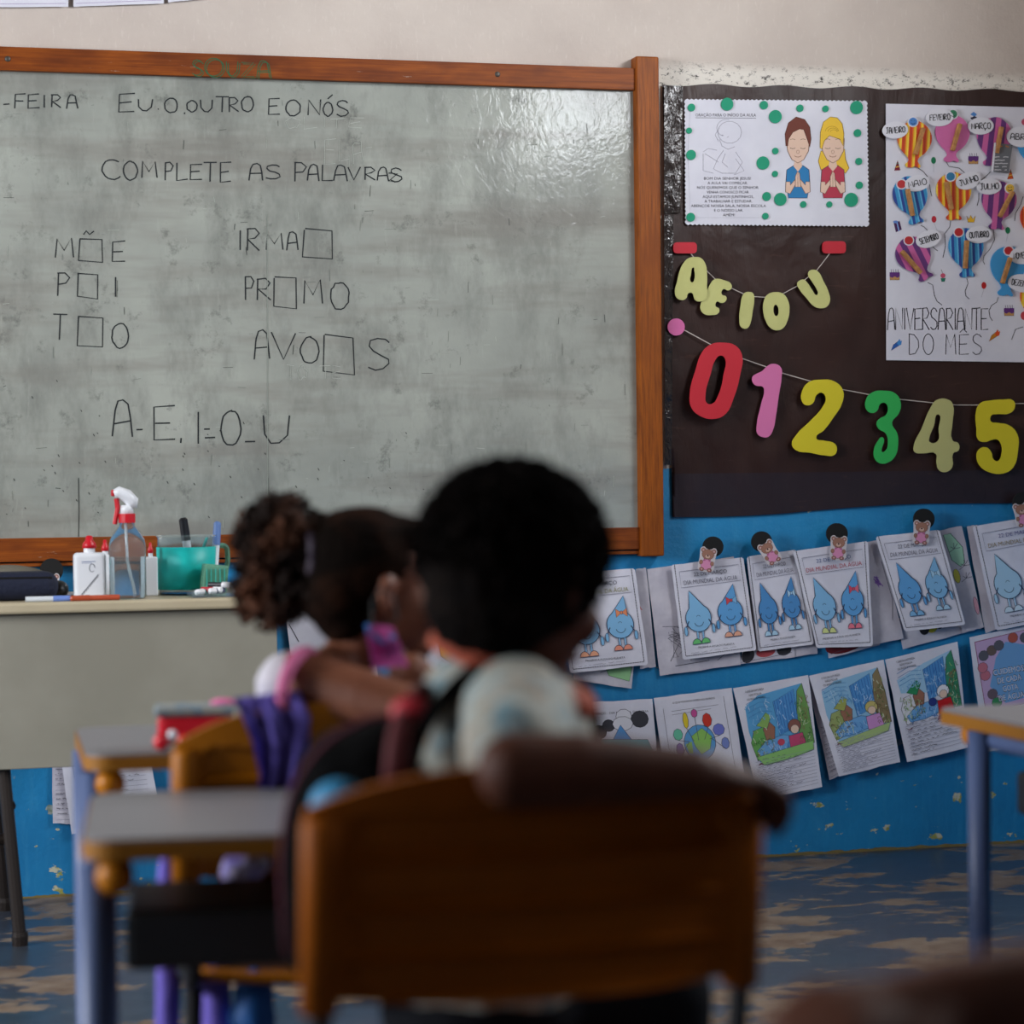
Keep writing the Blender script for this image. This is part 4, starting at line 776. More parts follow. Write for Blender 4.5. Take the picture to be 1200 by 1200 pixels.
for x, y, rx, ry, c in ((.36, .22, .035, .07, 'd8c030'), (.48, .17, .04, .035, 'c05090'), (.63, .24, .06, .06, 'c83a2c'), (.76, .33, .075, .05, '7078c8'), (.24, .33, .06, .05, '6ac0a0'), (.24, .46, .05, .06, '8a70b0'), (.82, .45, .05, .05, '7a8ac8')): A.ell(x, y, rx, ry, c, 0, 8, K, .6); A.line([(x, y + ry), (x * .5 + .25, .4)], .6, K)
A.build('printed_drawing', o)
q = [(859, 806.5), (947, 791), (963.5, 922), (889, 938)]
o, A = paper_sheet('worksheet', q, .022, .03, .01, 'waterfall worksheet coloured deep blue and green with a pink figure', 'worksheet', GL); waterfall(A, 'a'); ruled(A, .66, .96, 11, 1); title3(A, q); A.build('printed_drawing', o)
back = [(946, 794), (978, 789), (992, 905), (972, 914)]
o, A = paper_sheet('worksheet', back, .010, .01, 0, 'shaded written sheet edge between two waterfall worksheets', 'worksheet', None, 'paper_grey'); ruled(A, .5, .97, 12, 2, u0=.1, u1=.8); A.build('printed_drawing', o)
q = [(948, 792), (1035.5, 773), (1055, 893), (983, 910)]
o, A = paper_sheet('worksheet', q, .024, .04, 0, 'waterfall worksheet in pale pencil with a lilac-dressed figure', 'worksheet', GL); waterfall(A, 'c'); ruled(A, .68, .96, 11, 3, '8a8a9c'); title3(A, q); A.build('printed_drawing', o)
q = [(1037, 773), (1122, 752), (1134.5, 876), (1063, 893)]
o, A = paper_sheet('worksheet', q, .020, .03, 0, 'waterfall worksheet with a red-dressed figure and dark handwriting', 'worksheet', GL); waterfall(A, 'b'); ruled(A, .66, .94, 9, 4, '2c2c38', strong=.9); title3(A, q); A.build('printed_drawing', o)
q = [(1136, 747), (1226, 728), (1246, 862), (1153, 882)]
o, A = paper_sheet('worksheet', q, .022, .02, 0, 'pink-bordered sheet lettered about caring for each drop of water', 'worksheet', GL)
A.shape([(.06, .05), (.97, .03), (.97, .66), (.09, .66)], 'c0a4c8'); A.line([(.06, .05), (.97, .03), (.97, .66), (.09, .66), (.06, .05)], .9, '8a4a68')
A.shape([(.45, .1), (.85, .2), (.96, .45), (.8, .6), (.35, .62), (.18, .45), (.3, .22)], '6fa0d0')
for x, y, c in ((.15, .18, '5a5a64'), (.26, .15, '6a5a54'), (.36, .12, '5a5a64'), (.55, .08, 'b0584a'), (.7, .1, '5a5a64'), (.14, .35, 'c07080'), (.2, .52, '6a5a64'), (.24, .6, '3a8a58'), (.12, .28, 'c07080'), (.84, .15, '8a6a54')): A.ell(x, y, .065, .045, c, 0, 10, K, .5)
A.q = None
for i, (t, wv) in enumerate((('CUIDEMOS', 36), ('DE CADA', 28), ('GOTA', 18), ('DE ÁGUA', 30))):
    A.text(t, 1182.5 + i * 1.2, 789.4 + i * 10.2, 8.4, '3d4250', ang=10, width=wv * 1.04); A.text(t, 1182.3 + i * 1.2, 788.6 + i * 10.2, 6.8, 'd8d8e2', ang=10, width=wv)
A.q = q; ruled(A, .72, .96, 8, 5); A.build('printed_drawing', o)
# papers low on the wall under the teacher's desk
q = [(60, 850), (100, 850), (110, 966), (62, 965)]
o, A = paper_sheet('worksheet', q, .008, .01, 0, 'shaded sheet under the desk, left and shorter of the two', 'worksheet', None, 'paper_grey'); ruled(A, .3, .95, 14, 6, '3c3c48', .08, .9); A.build('printed_drawing', o)
q = [(66, 848), (168, 843), (190, 968), (84, 977.5)]
o, A = paper_sheet('worksheet', q, .016, .02, 0, 'white ruled and written sheet hanging lowest under the desk', 'worksheet'); ruled(A, .3, .95, 16, 7, '4c4c58', .12, .92); A.line([(.1, .05), (.12, .5)], .5, K); A.line([(.9, .05), (.9, .4)], .5, K); A.build('printed_drawing', o)
# ================================================================ BEAR CLIPS
mat('black_foam', '0b0b0c', .75); mat('bear_paper', 'c9c3c8', .6)
def bear_clip(dx, dy, r, bx, by, tilt, lab, off=.036, sc=1.0):
    p = hity(dx, dy, -off); e = empty('bear_clip', (p.x, -off, p.z - .03), 0, lab, 'clip', 'bear clips')
    n = 20; o = wall_cutout('disc', [[(dx + r * math.cos(2 * math.pi * i / n), dy + r * math.sin(2 * math.pi * i / n)) for i in range(n)]], off, .005, MATS['black_foam'], e); o['label'] = 'black foam disc'
    a = math.radians(tilt); ca, sa = math.cos(a), math.sin(a); tr = lambda u, v: (bx + (u * ca - v * sa) * sc, by + (u * sa + v * ca) * sc)
    ol = [(-9.5, -12), (-6, -14.5), (-3, -12.5), (3, -12.5), (6, -14.5), (9.5, -12), (9.5, -7), (9, 0), (9.5, 8), (8, 13), (3, 14.5), (-3, 14.5), (-8, 13), (-9.5, 8), (-9, 0), (-9.5, -7)]
    b = wall_cutout('bear_cutout', [[tr(u, v) for u, v in ol]], off + .006, .0015, MATS['bear_paper'], e); b['label'] = 'small printed teddy bear cutout'
    A = Art(wallfn(off + .007)); A_ = lambda u, v, rx, ry, c: A.ell(*tr(u, v), rx * sc, ry * sc, c, tilt, 12, '6a4a44', .35)
    for s_ in (-1, 1): A_(s_ * 6.2, -10.5, 2.6, 2.6, 'a07a68'); A_(s_ * 6.3, -10.3, 1.4, 1.4, 'd0a8a8')
    A_(0, -6, 7.2, 6, '9a7060'); A_(0, -3.6, 3.2, 2.4, 'c8a898'); A_(0, -4.6, 1, .8, '33262a'); A_(0, 6, 6.8, 6.4, 'd08ab0'); A_(-6.5, 4, 2, 2.6, '9a7060'); A_(6.5, 4, 2, 2.6, '9a7060'); A_(-4.5, 12, 2.7, 2.2, '9a6a62'); A_(4.5, 12, 2.7, 2.2, '9a6a62'); A_(-4.5, 12, 1.3, 1.1, 'd0a8a8'); A_(4.5, 12, 1.3, 1.1, 'd0a8a8')
    A.shape([tr(-1, 1), tr(-4, -1), tr(-4, 2.5)], 'b0608a'); A.shape([tr(1, 1), tr(4, -1), tr(4, 2.5)], 'b0608a')
    A.build('printed_bear', e)
    bm = bmesh.new(); q_ = hity(bx, by, -off + .008); box(bm, (q_.x, -off + .008, q_.z), (.012, .01, .05), bev=.001); add('peg', bm_mesh(bm), PEG, e)
bear_clip(835.5, 640.7, 12, 828.7, 655.7, 10, 'bear clip on the green-shoes worksheet')
bear_clip(892.5, 634.7, 12, 902, 647.5, -32, 'strongly tilted bear clip on the narrow drop worksheet')
bear_clip(980.7, 625.5, 12.5, 982.5, 642, 4, 'bear clip over the worksheet with the red title')
bear_clip(1082.6, 608.3, 12.3, 1079.8, 624, 4, 'bear clip over the scribbled-bow worksheet')
bear_clip(1199, 589, 12.3, 1198.5, 603, -12, 'bear clip cut off by the frame edge')
bear_clip(60.4, 668, 13.6, 59.6, 686, 2, 'bear clip behind the navy pencil case under the board')
# ================================================================ TEACHER'S DESK
mat('desk_beige', '8f8c80', .5, c2='868377', nscale=3); mat('desk_top', 'b9ad93', .4, c2='b0a48a', nscale=4); mat('dark_steel', '2a2320', .45, metal=.4)
YF, YB, DZ = -.62, -.12, None
pf = hity(0, 707, YF); DZ = pf.z
xL = hity(0, 707, YF).x - .45; xR = hity(334, 707, YF).x
td = empty('teacher_desk', ((xL + xR) / 2, (YF + YB) / 2, 0), 0, "teacher's desk with beige modesty panel and cream top below the whiteboard", 'desk')
bm = bmesh.new(); box(bm, ((xL + xR) / 2, (YF + YB) / 2, DZ - .0125), (xR - xL, YB - YF, .025), bev=.006); add('desk_top', bm_mesh(bm), MATS['desk_top'], td)
zb_ = hity(40, 901, YF + .02).z; bm = bmesh.new(); box(bm, ((xL + xR) / 2, YF + .03, (DZ - .025 + zb_) / 2), (xR - xL - .03, .018, DZ - .026 - zb_), bev=.002); add('modesty_panel', bm_mesh(bm), MATS['desk_beige'], td)
xt = hity(6, 908, YF).x; xf = hity(24, 1112, YF).x; tl = hity(5, 905, YF)
for sx_, (xa, xb) in enumerate(((xt, xf), (xR - .12, xR - .07))):
    for yy, dy in ((YF + .05, -.04), (YB - .06, .03)):
        bm = bmesh.new(); tube(bm, fillet([(xa - (.06 if sx_ == 0 else -.06) * 0, yy, DZ - .03), (xa, yy, tl.z), (xb, yy + dy, .012)], .05), .0145, 12); add('leg', bm_mesh(bm), MATS['dark_steel'], td)
        bm = bmesh.new(); lathe(bm, (xb, yy + dy, 0), [(.017, 0), (.018, .02), (.0165, .03)], 12); add('foot_cap', bm_mesh(bm), MATS['dark_steel'], td)
    bm = bmesh.new(); zc = .30; xm = xa + (xb - xa) * .5; tube(bm, [(xm, YF + .035, zc), (xm, YB - .04, zc)], .011, 10); add('crossbar', bm_mesh(bm), MATS['dark_steel'], td)
bm = bmesh.new(); tube(bm, [(xt - .55, YF + .05, hity(0, 987, YF).z), (xt + .02, YF + .05, hity(8, 987, YF).z)], .013, 10); add('crossbar', bm_mesh(bm), MATS['dark_steel'], td)
# ---- things on the desk
mat('white_plastic', 'd9dce2', .35); mat('red_plastic', 'c01626', .35); mat('black_plastic', '101012', .35); mat('turquoise', '08b0aa', .45); mat('navy_cloth', '0a132c', .8, bump=.3, bscale=90)
mat('grey_cloth', '6b675c', .8, bump=.2); mat('clear_plastic', 'dfe9ec', .08, trans=.92, ior=1.12); mat('green_clear', '7fb49a', .2, trans=.5, ior=1.1); mat('orange_plastic', 'b24c30', .4); mat('blue_plastic', '6a86c8', .4)
def dp(px, y): return hity(px, 700, y).x
S1 = 540.0
def bottle_glue(px, y, wpx, hpx, label, cap='red_plastic', text=True, flat=.55):
    x = dp(px, y); k = (2900 / ((Vector((x, y, 1)) - CAM).dot(CF))); w_, h_ = wpx / k / 2, hpx / k
    e = empty('glue_bottle', (x, y, DZ), 0, label, 'bottle')
    bm = bmesh.new(); box(bm, (x, y, DZ + h_ * .37), (w_ * 2, w_ * 2 * flat, h_ * .74), bev=w_ * .25, seg=3); lathe(bm, (x, y, DZ), [(w_ * .36, h_ * .7), (w_ * .36, h_ * .84)], 16); add('body', bm_mesh(bm), MATS['white_plastic'], e, smooth=False)
    bm = bmesh.new(); lathe(bm, (x, y, DZ), [(w_ * .45, h_ * .81), (w_ * .42, h_ * .88), (w_ * .26, h_ * .93), (w_ * .2, h_), (w_ * .08, h_ * 1.01)], 16); add('cap', bm_mesh(bm), MATS[cap], e, smooth=True)
    if text:
        A = Art(lambda u, v, h=0: Vector((u, y - w_ * flat - .0006 - h, v)), h0=0, dh=.00002)
        A.line([(x - w_ * .55, DZ + h_ * .6), (x + w_ * .3, DZ + h_ * .6)], .0014, '5a6a98'); A.line([(x - w_ * .55, DZ + h_ * .575), (x + w_ * .1, DZ + h_ * .575)], .001, '8a94b0')
        A.line([(x + w_ * .1 + .006 * math.cos(t), DZ + h_ * .5 + .009 * math.sin(t)) for t in [i * .6 for i in range(10)]], .0012, '3c3c50')
        for t in range(9): u = x - w_ * .6 + t * w_ * .12; A.line([(u, DZ + h_ * (.08 + t * .035)), (u + .004, DZ + h_ * (.12 + t * .035)), (u + .002, DZ + h_ * (.06 + t * .035))], .0012, '3c3c50')
        A.build('handwritten_mark', e)
    return e
bottle_glue(105.5, -.53, 37, 74, 'large white glue bottle with a red nozzle cap, left of the spray bottle')
bottle_glue(124, -.42, 20, 66, 'white glue bottle with red cap half hidden behind the large one', text=False)
bottle_glue(177, -.44, 15, 62, 'slim white tube with a red cap between spray bottle and jug', text=False, flat=1)
# spray bottle
x, y = dp(150, -.54), -.54; e = empty('spray_bottle', (x, y, DZ), 0, 'clear spray bottle with a white and red trigger head', 'bottle'); r = .0405
bm = bmesh.new(); lathe(bm, (x, y, DZ), [(r * .9, 0), (r, .006), (r, .115), (r * .94, .13), (r * .7, .148), (r * .42, .16), (r * .38, .178)], 28); add('body', bm_mesh(bm), MATS['clear_plastic'], e, smooth=True)
mat('water', 'd5e2e6', .03, trans=.95, ior=1.2)
bm = bmesh.new(); lathe(bm, (x, y, DZ + .003), [(r * .86, 0), (r * .93, .005), (r * .93, .09), (.001, .0901)], 28); add('liquid', bm_mesh(bm), MATS['water'], e)
bm = bmesh.new(); lathe(bm, (x, y, DZ), [(r * .46, .168), (r * .46, .188)], 20); add('collar', bm_mesh(bm), MATS['red_plastic'], e)
bm = bmesh.new(); tube(bm, [(x + .012, y, DZ + .01), (x + .0, y, DZ + .08), (x - .003, y, DZ + .17)], .0028, 8); add('dip_tube', bm_mesh(bm), MATS['white_plastic'], e)
bm = bmesh.new(); lathe(bm, (x, y, DZ), [(r * .36, .186), (r * .36, .2), (r * .3, .207)], 16); tube(bm, [(x - .028, y, DZ + .232), (x - .018, y, DZ + .236), (x, y, DZ + .228), (x + .012, y, DZ + .215), (x + .012, y, DZ + .2)], [.009, .013, .015, .015, .011], 12); add('spray_head', bm_mesh(bm), MATS['white_plastic'], e, smooth=True)
bm = bmesh.new(); tube(bm, [(x - .022, y, DZ + .222), (x - .02, y, DZ + .2), (x - .027, y, DZ + .165)], [.006, .0055, .005], 8); box(bm, (x - .03, y, DZ + .234), (.008, .012, .014), bev=.002); add('trigger', bm_mesh(bm), MATS['red_plastic'], e)
# measuring jug with turquoise wrap, and what stands in it
x, y = dp(219, -.40), -.40; e = empty('plastic_jug', (x, y, DZ), 0, 'clear plastic jug with a turquoise lower part holding markers', 'jug'); r = .066
bm = bmesh.new(); lathe(bm, (x, y, DZ), [(r * .95, 0), (r * 1.0, .135), (r * 1.04, .1355), (r * 1.04, .132), (r * .98, .13), (r * .93, .004)], 32); add('body', bm_mesh(bm), MATS['clear_plastic'], e, smooth=True)
bm = bmesh.new(); lathe(bm, (x, y, DZ), [(r * 1.0, .012), (r * 1.035, .108), (r * 1.0, .109), (r * .9, .014)], 32); add('turquoise_band', bm_mesh(bm), MATS['turquoise'], e, smooth=True)
bm = bmesh.new(); tube(bm, fillet([(x + r, y, DZ + .11), (x + r + .028, y, DZ + .11), (x + r + .03, y, DZ + .06), (x + r, y, DZ + .03)], .02), .006, 8, squash=1.6); add('handle', bm_mesh(bm), MATS['green_clear'], e)
def marker(p0, p1, capcol, body, label, r=.0085, name='marker'):
    p0, p1 = Vector(p0), Vector(p1); d = (p1 - p0).normalized(); e = empty(name, p0, 0, label, 'marker')
    bm = bmesh.new(); tube(bm, [p0, p0 + (p1 - p0) * .62], r, 12); add('barrel', bm_mesh(bm), mat('pl_' + body, body, .4), e, smooth=False)
    bm = bmesh.new(); tube(bm, [p0 + (p1 - p0) * .6, p0 + (p1 - p0) * .97, p1], [r * 1.15, r * 1.05, r * .6], 12); add('cap', bm_mesh(bm), mat('pl_' + capcol, capcol, .4), e); return e
marker((x + .01, y, DZ + .05), (x - .008, y - .01, DZ + .175), '14161c', 'e0e2e8', 'black-capped white marker standing in the jug', .0095)
marker((x + .06, y - .02, DZ + .03), (x + .072, y - .005, DZ + .165), '5f7fb8', 'dfe6ee', 'white pen with a blue clip end leaning at the jug handle', .008)
bm = bmesh.new(); tube(bm, [(x + .02, y - .01, DZ + .06), (x + .048, y, DZ + .13)], .0035, 8); tag(add('green_stick', bm_mesh(bm), MATS['turquoise']), 'thin turquoise stick standing aslant in the jug', 'stick')
bx_ = dp(251, -.50); bm = bmesh.new(); box(bm, (bx_, -.5, DZ + .036), (.055, .05, .068), rot=Matrix.Rotation(.12, 3, 'Y'), bev=.004)
o = add('plastic_box', bm_mesh(bm), MATS['green_clear']); tag(o, 'small translucent green plastic box before the jug', 'box')
for i in range(5): bm = bmesh.new(); box(bm, (bx_ - .02 + i * .01, -.527, DZ + .036), (.0012, .002, .05)); add('rib', bm_mesh(bm), MATS['turquoise'], o)
# tray of capped pens
tx0, tx1 = dp(222, -.55), dp(318, -.55); e = empty('pen_tray', ((tx0 + tx1) / 2, -.555, DZ), 0, 'shallow clear tray holding small capped pens at the desk edge', 'tray')
bm = bmesh.new(); box(bm, ((tx0 + tx1) / 2, -.555, DZ + .003), (tx1 - tx0, .09, .004), bev=.001); add('base', bm_mesh(bm), MATS['clear_plastic'], e)
for s_ in (-1, 1): bm = bmesh.new(); box(bm, ((tx0 + tx1) / 2, -.555 + s_ * .044, DZ + .007), (tx1 - tx0, .003, .012)); add('rim', bm_mesh(bm), MATS['clear_plastic'], e)
for i, (px, z_, c, lb, dx, dy) in enumerate(((228, .012, '1f8f88', 'teal', .04, .02), (243, .014, '20305c', 'navy', .035, -.02), (258, .016, 'b02030', 'red', -.04, .0), (270, .026, '1c1c24', 'black', -.045, .01), (272, .012, 'b83030', 'bright red', .06, .015), (287, .015, 'a02838', 'crimson', .05, .01), (298, .027, '8a2028', 'dark red', .045, -.01))):
    xx = dp(px, -.56); marker((xx + dx, -.555 + dy, DZ + z_), (xx, -.595 + .004 * i, DZ + z_), 'e2e2e6', c, '%s pen with a white cap lying in the clear tray' % lb, .0065)
# pencil case, papers and a pen at the left
x = dp(16, -.5); e = empty('pencil_case', (x, -.5, DZ), 0, 'navy zipped pencil case at the left end of the desk', 'pencil case')
bm = bmesh.new(); box(bm, (x - .04, -.5, DZ + .032), (.27, .11, .062), bev=.026, seg=4); add('pouch', bm_mesh(bm), MATS['navy_cloth'], e, smooth=True)
bm = bmesh.new(); tube(bm, [(x - .17, -.55, DZ + .052), (x + .08, -.55, DZ + .05)], .003, 6); add('zip', bm_mesh(bm), MATS['black_plastic'], e)
bm = bmesh.new(); ell(bm, (dp(69, -.5), -.5, DZ + .022), (.022, .03, .02)); add('end_tab', bm_mesh(bm), MATS['black_plastic'], e, smooth=True)
bm = bmesh.new(); ell(bm, (dp(8, -.385), -.385, DZ + .038), (.10, .05, .037)); o = add('cloth_pouch', bm_mesh(bm), MATS['grey_cloth'], smooth=True); tag(o, 'soft grey-brown pouch heaped behind the navy pencil case', 'pouch')
bm = bmesh.new(); box(bm, (dp(72, -.4), -.4, DZ + .004), (.12, .14, .007)); o = add('paper_stack', bm_mesh(bm), MATS['paper']); tag(o, 'small stack of papers between the pencil case and glue bottle', 'paper')
marker((dp(140, -.6), -.6, DZ + .006), (dp(82, -.605), -.605, DZ + .006), 'a8482c', 'b04c30', 'orange-brown pen lying at the front edge of the desk', .006, 'pen')
marker((dp(30, -.6), -.597, DZ + .006), (dp(84, -.605), -.6, DZ + .006), '6a86c8', 'ccd2d8', 'white and blue pen lying before the pencil case', .006, 'pen')
# ================================================================ STUDENT DESKS
mat('laminate_grey', '6d6c70', .38, c2='6e6d71', nscale=6); mat('ochre_edge', '8a5a14', .5, spec=.3); mat('desk_steel', '4a5a80', .45); mat('ochre_plastic', 'a86600', .45, spec=.3); mat('tray_black', '17171a', .45)
def rounded_slab(bm, w_, d_, z0, z1, r):
    pts = []
    for cx, cy, a0 in ((w_ / 2 - r, d_ / 2 - r, 0), (-w_ / 2 + r, d_ / 2 - r, 90), (-w_ / 2 + r, -d_ / 2 + r, 180), (w_ / 2 - r, -d_ / 2 + r, 270)):
        for i in range(7): a = math.radians(a0 + 15 * i); pts.append((cx + r * math.cos(a), cy + r * math.sin(a)))
    lo = [bm.verts.new((x, y, z0)) for x, y in pts]; hi = [bm.verts.new((x, y, z1)) for x, y in pts]; n = len(pts)
    bm.faces.new(lo[::-1]); bm.faces.new(hi)
    for i in range(n): bm.faces.new((lo[i], lo[(i + 1) % n], hi[(i + 1) % n], hi[i]))
def make_desk(loc, rz, label, w_=.6, d_=.40, H=.63, tray=.09, far_in=.045, side_in=.035):
    """local frame: +y is away from the pupil, origin on the floor under the centre"""
    e = empty('student_desk', loc, rz, label, 'desk', 'student desks')
    bm = bmesh.new(); rounded_slab(bm, w_ - .006, d_ - .006, H - .004, H + .0005, .035); add('desk_top', bm_mesh(bm), MATS['laminate_grey'], e, local=True)
    bm = bmesh.new(); rounded_slab(bm, w_, d_, H - .022, H - .003, .038); add('edge_band', bm_mesh(bm), MATS['ochre_edge'], e, local=True)
    bm = bmesh.new(); box(bm, (0, -d_ / 2 + .13, H - .112), (w_ - .09, .2, .064), bev=.008); add('book_tray', bm_mesh(bm), MATS['tray_black'], e, local=True)
    for s_ in (-1, 1):
        xs = s_ * (w_ / 2 - side_in); zt = H - .042
        bm = bmesh.new(); tube(bm, [(xs, -d_ / 2 + .03, zt), (xs, d_ / 2 - .03, zt)], .0165, 14); add('side_tube', bm_mesh(bm), MATS['desk_steel'], e, local=True)
        for y_ in (-1, 1):
            bm = bmesh.new(); yi = far_in if y_ > 0 else .045; yc = y_ * (d_ / 2 - .03); lathe(bm, (xs, yc, zt), [(.0195, -.03), (.0205, 0), (.018, .012), (.008, .02)] , 16, rot=Matrix.Rotation(math.radians(-90 * y_), 3, 'X')); add('end_cap', bm_mesh(bm), MATS['ochre_plastic'], e, local=True, smooth=True)
            bm = bmesh.new(); tube(bm, [(xs + s_ * .022, y_ * (d_ / 2 - yi), zt + .012), (xs + s_ * .022, y_ * (d_ / 2 - yi + .005), .02)], .0175, 14); add('leg', bm_mesh(bm), MATS['desk_steel'], e, local=True, smooth=True)
            bm = bmesh.new(); lathe(bm, (xs + s_ * .022, y_ * (d_ / 2 - yi + .005), 0), [(.021, 0), (.021, .03), (.018, .035)], 14); add('foot_cap', bm_mesh(bm), MATS['tray_black'], e, local=True)
        bm = bmesh.new(); tube(bm, [(xs + s_ * .022, -d_ / 2 + .04, .12), (xs + s_ * .022, d_ / 2 - .04, .12)], .012, 10); add('foot_rail', bm_mesh(bm), MATS['desk_steel'], e, local=True)
    return e
def place_desk(px, py, d, side, rz, label, **kw):
    """put the near-left (side='nl') or far-left ('fl') top corner under pixel px,py at depth d"""
    w_, d_ = kw.get('w_', .6), kw.get('d_', .40); p = C(px, py, d); R = Matrix.Rotation(rz, 3, 'Z')
    off = R @ Vector((-w_ / 2, (-1 if side == 'nl' else 1) * d_ / 2, 0)); c = Vector((p.x, p.y, 0)) - off
    return make_desk((c.x, c.y, 0), rz, label, H=p.z, **kw)
dk1 = place_desk(93, 986, 2.566, 'nl', math.radians(-7.5), 'nearest student desk, grey top with black book tray, in front of the black backpack')
dk2 = place_desk(99, 886, 3.34, 'nl', math.radians(-3.5), 'student desk farther forward on the left with a red pencil case on it')
dk3 = place_desk(1092, 829, 3.86, 'fl', math.radians(0), 'student desk cut off at the frame edge on the other side of the room', far_in=.09, side_in=.058, d_=.42)
# ================================================================ CHAIRS
mat('chair_ochre', 'a06000', .5, c2='945600', nscale=5, spec=.25); mat('chair_steel', '1d1e22', .45, metal=.3)
mat('chair_ochre_shaded', '8c4a05', .55, c2='804204', nscale=5, spec=.15)  # darker copy of chair_ochre: shade on the nearest chair put into its colour
def make_chair(loc, rz, label, w_=.40, bz0=.55, bz1=.70, arch=.045, seat=.40, frame='chair_steel', pal='chair_ochre'):
    """local: pupil faces +y; the back stands at y=0"""
    e = empty('school_chair', loc, rz, label, 'chair', 'school chairs'); P = MATS[pal]; Fm = MATS[frame]
    def back_y(x, z): return -.012 + .045 * (x / (w_ / 2)) ** 2 * .6 - .10 * (z - bz0)
    NX, NZ = 28, 80; bm = bmesh.new(); fr = []; bk = []
    for j in range(NZ + 1):
        rf, rb = [], []
        for i in range(NX + 1):
            u = -1 + 2 * i / NX; x = u * w_ / 2; top = bz1 + arch * (1 - abs(u) ** 2.6); bot = bz0 - .008 * (1 - u * u); z = bot + (top - bot) * j / NZ; y = back_y(x, z)
            zz = (z - bz0) / (bz1 - bz0); rib = 0.0
            if abs(u) < .84 and z < bz1 - .005:
                ph = (zz * 3.9) % 1.0; rib = .016 * max(0, 1 - abs(ph - .85) / .13) - .004
            rf.append(bm.verts.new((x, y - (.009 if abs(u) >= .84 or z >= bz1 - .005 else .004) - rib, z))); rb.append(bm.verts.new((x, y + .006, z)))
        fr.append(rf); bk.append(rb)
    for j in range(NZ):
        for i in range(NX):
            bm.faces.new((fr[j][i], fr[j][i + 1], fr[j + 1][i + 1], fr[j + 1][i])); bm.faces.new((bk[j][i], bk[j + 1][i], bk[j + 1][i + 1], bk[j][i + 1]))
    for i in range(NX): bm.faces.new((fr[0][i], bk[0][i], bk[0][i + 1], fr[0][i + 1])); bm.faces.new((fr[NZ][i], fr[NZ][i + 1], bk[NZ][i + 1], bk[NZ][i]))
    for j in range(NZ): bm.faces.new((fr[j][0], fr[j + 1][0], bk[j + 1][0], bk[j][0])); bm.faces.new((fr[j][NX], bk[j][NX], bk[j + 1][NX], fr[j + 1][NX]))
    add('backrest', bm_mesh(bm), P, e, local=True)
    for s_ in (-1, 1):
        xs = s_ * (w_ / 2 - .012); bm = bmesh.new(); tube(bm, [(xs, back_y(xs, bz0 - .01) - .004, bz0 - .012), (xs, back_y(xs, bz1) - .004, bz1 - .012), (xs, back_y(xs, bz1) - .004, bz1 - .006)], [.0175, .0175, .013], 14); add('post_sleeve', bm_mesh(bm), P, e, local=True, smooth=True)
        bm = bmesh.new(); tube(bm, fillet([(xs, back_y(xs, bz1) - .004, bz1 - .03), (xs, back_y(xs, bz0) - .002, bz0 - .02), (xs - s_ * .01, .02, seat - .02), (xs - s_ * .01, .36, seat - .025)], .05), .0105, 10); add('side_frame', bm_mesh(bm), Fm, e, local=True, smooth=True)
        for (ya, yb) in ((.06, -.02), (.34, .38)):
            bm = bmesh.new(); tube(bm, [(xs - s_ * .012, ya, seat - .025), (xs + s_ * .008, yb, .015)], .0115, 10); add('leg', bm_mesh(bm), Fm, e, local=True, smooth=True)
            bm = bmesh.new(); lathe(bm, (xs + s_ * .008, yb, 0), [(.014, 0), (.015, .03), (.013, .04)], 12); add('foot_cap', bm_mesh(bm), P, e, local=True)
    bm = bmesh.new(); tube(bm, [(-w_ / 2 + .03, .36, seat - .03), (w_ / 2 - .03, .36, seat - .03)], .01, 8); add('cross_bar', bm_mesh(bm), Fm, e, local=True)
    bm = bmesh.new(); N = 12; top = []; bo = []
    for j in range(N + 1):
        a, b = [], []
        for i in range(N + 1):
            u, v = -1 + 2 * i / N, j / N; ww = (w_ / 2 - .015) * (1 - .06 * v) * (1 - .12 * (abs(2 * v - 1)) ** 6); x = u * ww; z = seat - .012 * (1 - u * u) * (1 - v) - .02 * max(0, v - .8) * 5 * .3
            a.append(bm.verts.new((x, .02 + v * .37, z))); b.append(bm.verts.new((x, .02 + v * .37, z - .008)))
        top.append(a); bo.append(b)
    for j in range(N):
        for i in range(N): bm.faces.new((top[j][i], top[j][i + 1], top[j + 1][i + 1], top[j + 1][i])); bm.faces.new((bo[j][i], bo[j + 1][i], bo[j + 1][i + 1], bo[j][i + 1]))
    for i in range(N): bm.faces.new((top[0][i], bo[0][i], bo[0][i + 1], top[0][i + 1])); bm.faces.new((top[N][i], top[N][i + 1], bo[N][i + 1], bo[N][i])); bm.faces.new((top[i][0], top[i + 1][0], bo[i + 1][0], bo[i][0])); bm.faces.new((top[i][N], bo[i][N], bo[i + 1][N], top[i + 1][N]))
    add('seat', bm_mesh(bm), P, e, local=True, smooth=True); return e
# boy's chair: back centre under px 621
p = C(628, 1040, 2.2); ch1 = make_chair((p.x, p.y, 0), math.radians(0), 'ochre school chair nearest the camera, with the boy sideways on it', w_=.415, bz0=.548, bz1=.715, arch=.035, pal='chair_ochre_shaded')
p = C(389, 880, 3.05); ch2 = make_chair((p.x, p.y, 0), math.radians(-3), 'ochre school chair under the girl with purple jacket over its back', w_=.385, bz0=.52, bz1=.682, arch=.047, seat=.395)
